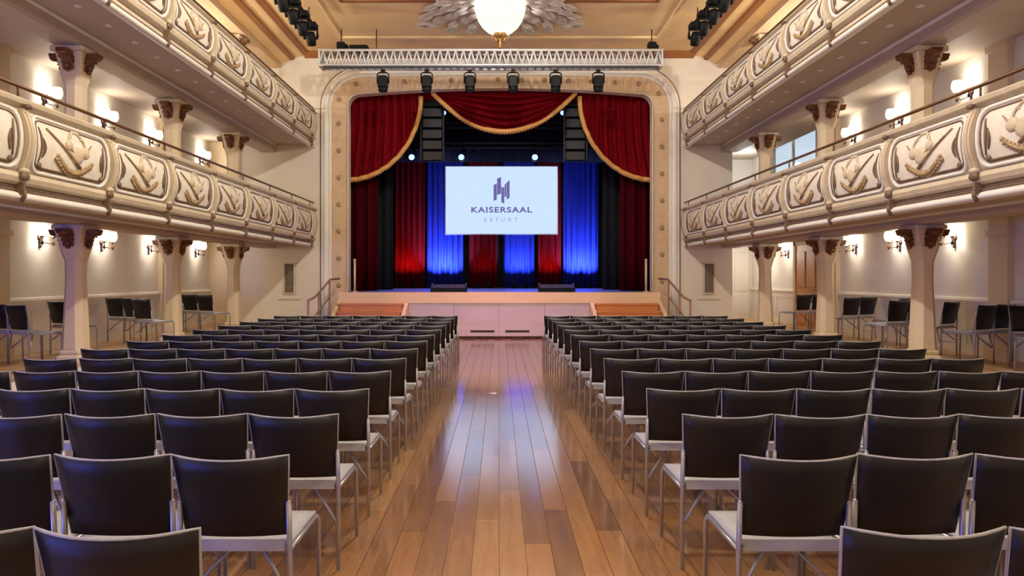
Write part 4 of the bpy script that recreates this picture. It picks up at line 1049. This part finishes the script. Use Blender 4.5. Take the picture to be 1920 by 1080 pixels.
# ------------------------------------------------------------------ chairs
def make_chair():
    t = thing('stacking_chair', 'tmp', 'chair')
    b = MB()                                    # seat shell, slightly dished, with a rolled front
    def fs(u, v):
        x = (-0.215 + 0.43 * u); y = -0.20 + 0.43 * v
        return (x, y, 0.452 - 0.012 * math.sin(PI * u) * math.sin(PI * v) - 0.03 * max(0, v - 0.8) * 5 * max(0, v - 0.8) + 0.045 * max(0, 0.12 - v) * 4)
    b.shell(fs, 6, 8, (0, 0, -0.022)); b.box(-0.20, 0.20, -0.205, -0.19, 0.425, 0.475); b.build('seat', M['seat'], t, True, label='light grey seat')
    def fb(u, v, off=0.0):
        k = 2 * u - 1; hw = 0.212 + 0.026 * v
        return (k * hw, -0.205 - 0.075 * v - 0.065 * (1 - k * k) * (0.4 + 0.6 * v) - off, 0.495 + 0.352 * v - 0.010 * (1 - k * k) * v)
    b = MB(); b.shell(fb, 10, 5, (0, 0.012, 0)); b.build('backrest', M['mesh'], t, True, label='black mesh backrest')
    b = MB()
    P = [fb(0, v / 4) for v in range(5)] + [fb(u / 10, 1) for u in range(1, 11)] + [fb(1, v / 4) for v in range(3, -1, -1)]
    P = [(p[0], p[1] + 0.006, p[2]) for p in P]
    b.tube(P, 0.006, 6); b.build('back_rim', M['rim'], t, True, label='grey edge of the backrest')
    for s in (-1, 1):
        b = MB(); b.tube([(s * 0.229, -0.225, 0.0), (s * 0.228, -0.225, 0.45), (s * 0.226, -0.235, 0.64)], 0.0115, 8); b.ball((s * 0.226, -0.235, 0.64), 0.0115, 0.0115, 0.01, 6, 4); b.build('leg', M['steel'], t, True)
        b = MB(); b.tube([(s * 0.228, 0.245, 0.0), (s * 0.226, 0.235, 0.40), (s * 0.222, 0.215, 0.425)], 0.0105, 8); b.build('leg', M['steel'], t, True)
    b = MB()
    for s in (-1, 1): b.tube([(s * 0.222, -0.225, 0.43), (s * 0.218, 0.0, 0.422), (s * 0.222, 0.22, 0.425)], 0.010, 6)
    b.tube([(-0.22, -0.15, 0.42), (0.22, -0.15, 0.42)], 0.009, 6)
    b.build('seat_frame', M['steel'], t, True)
    b = MB()
    for s in (-1, 1): b.tube([(s * 0.015, -0.06, 0.428), (s * 0.05, -0.07, 0.41), (s * 0.226, -0.20, 0.22)], 0.009, 6)
    b.build('brace', M['steel'], t, True)
    return t
chair = make_chair(); used = [False]
def place(loc, rz, label, group):
    if not used[0]:
        used[0] = True; o = chair; o.location = loc; o.rotation_euler = (0, 0, rz); o['label'] = label; o['group'] = group
    else: o = copy_tree(chair, None, loc, rz, label, group)
    return o
NROW = 14; PITCH = 0.822; YR0 = 1.98; CP = 0.489
for s in (-1, 1):
    for r in range(NROW):
        yb = YR0 + PITCH * r
        f = r / (NROW - 1)
        e0 = (0.87 - 0.10 * f) if s < 0 else (1.0 - 0.17 * f)
        rowtxt = ('row %s from the camera' % ORD[r + 1]) if r < 7 else ('row %s from the stage' % ORD[NROW - r])
        half = 960 * yb / 1280
        for k in range(7):
            x = e0 + 0.24 + CP * k
            if x - 0.45 > half + 0.35: continue
            lab = 'black mesh chair, %s seat from the aisle, %s, %s block' % (ORD[k + 1], rowtxt, SIDE[s])
            place((s * x, yb + 0.28 + RND.uniform(-0.012, 0.012), 0), RND.uniform(-0.004, 0.004), lab, 'audience chairs in the %s block' % SIDE[s])
side_l = [(-7.15, 10.08, -25), (-6.70, 9.86, -25), (-6.95, 11.15, -22), (-7.12, 13.05, -25), (-6.68, 12.82, -26), (-6.26, 12.38, -24), (-7.2, 15.6, -25), (-6.76, 15.37, -25), (-6.33, 15.15, -24)]
side_r = [(7.15, 15.7, 25), (6.70, 15.47, 25), (7.15, 13.65, 25), (6.71, 13.42, 24), (7.3, 12.7, 30), (7.02, 11.85, 22), (6.58, 11.63, 20), (7.02, 11.02, 30), (7.22, 10.12, 26), (6.78, 9.88, 26), (7.12, 9.1, 150)]
for lst, s in ((side_l, -1), (side_r, 1)):
    lst.sort(key=lambda c: c[1])
    for i, (X, y, a) in enumerate(lst):
        place((X, y, ZP), math.radians(a), 'black mesh chair on the raised %s side aisle, %s from the camera' % (SIDE[s], ORD[i + 1]), 'chairs on the %s side aisle' % SIDE[s])
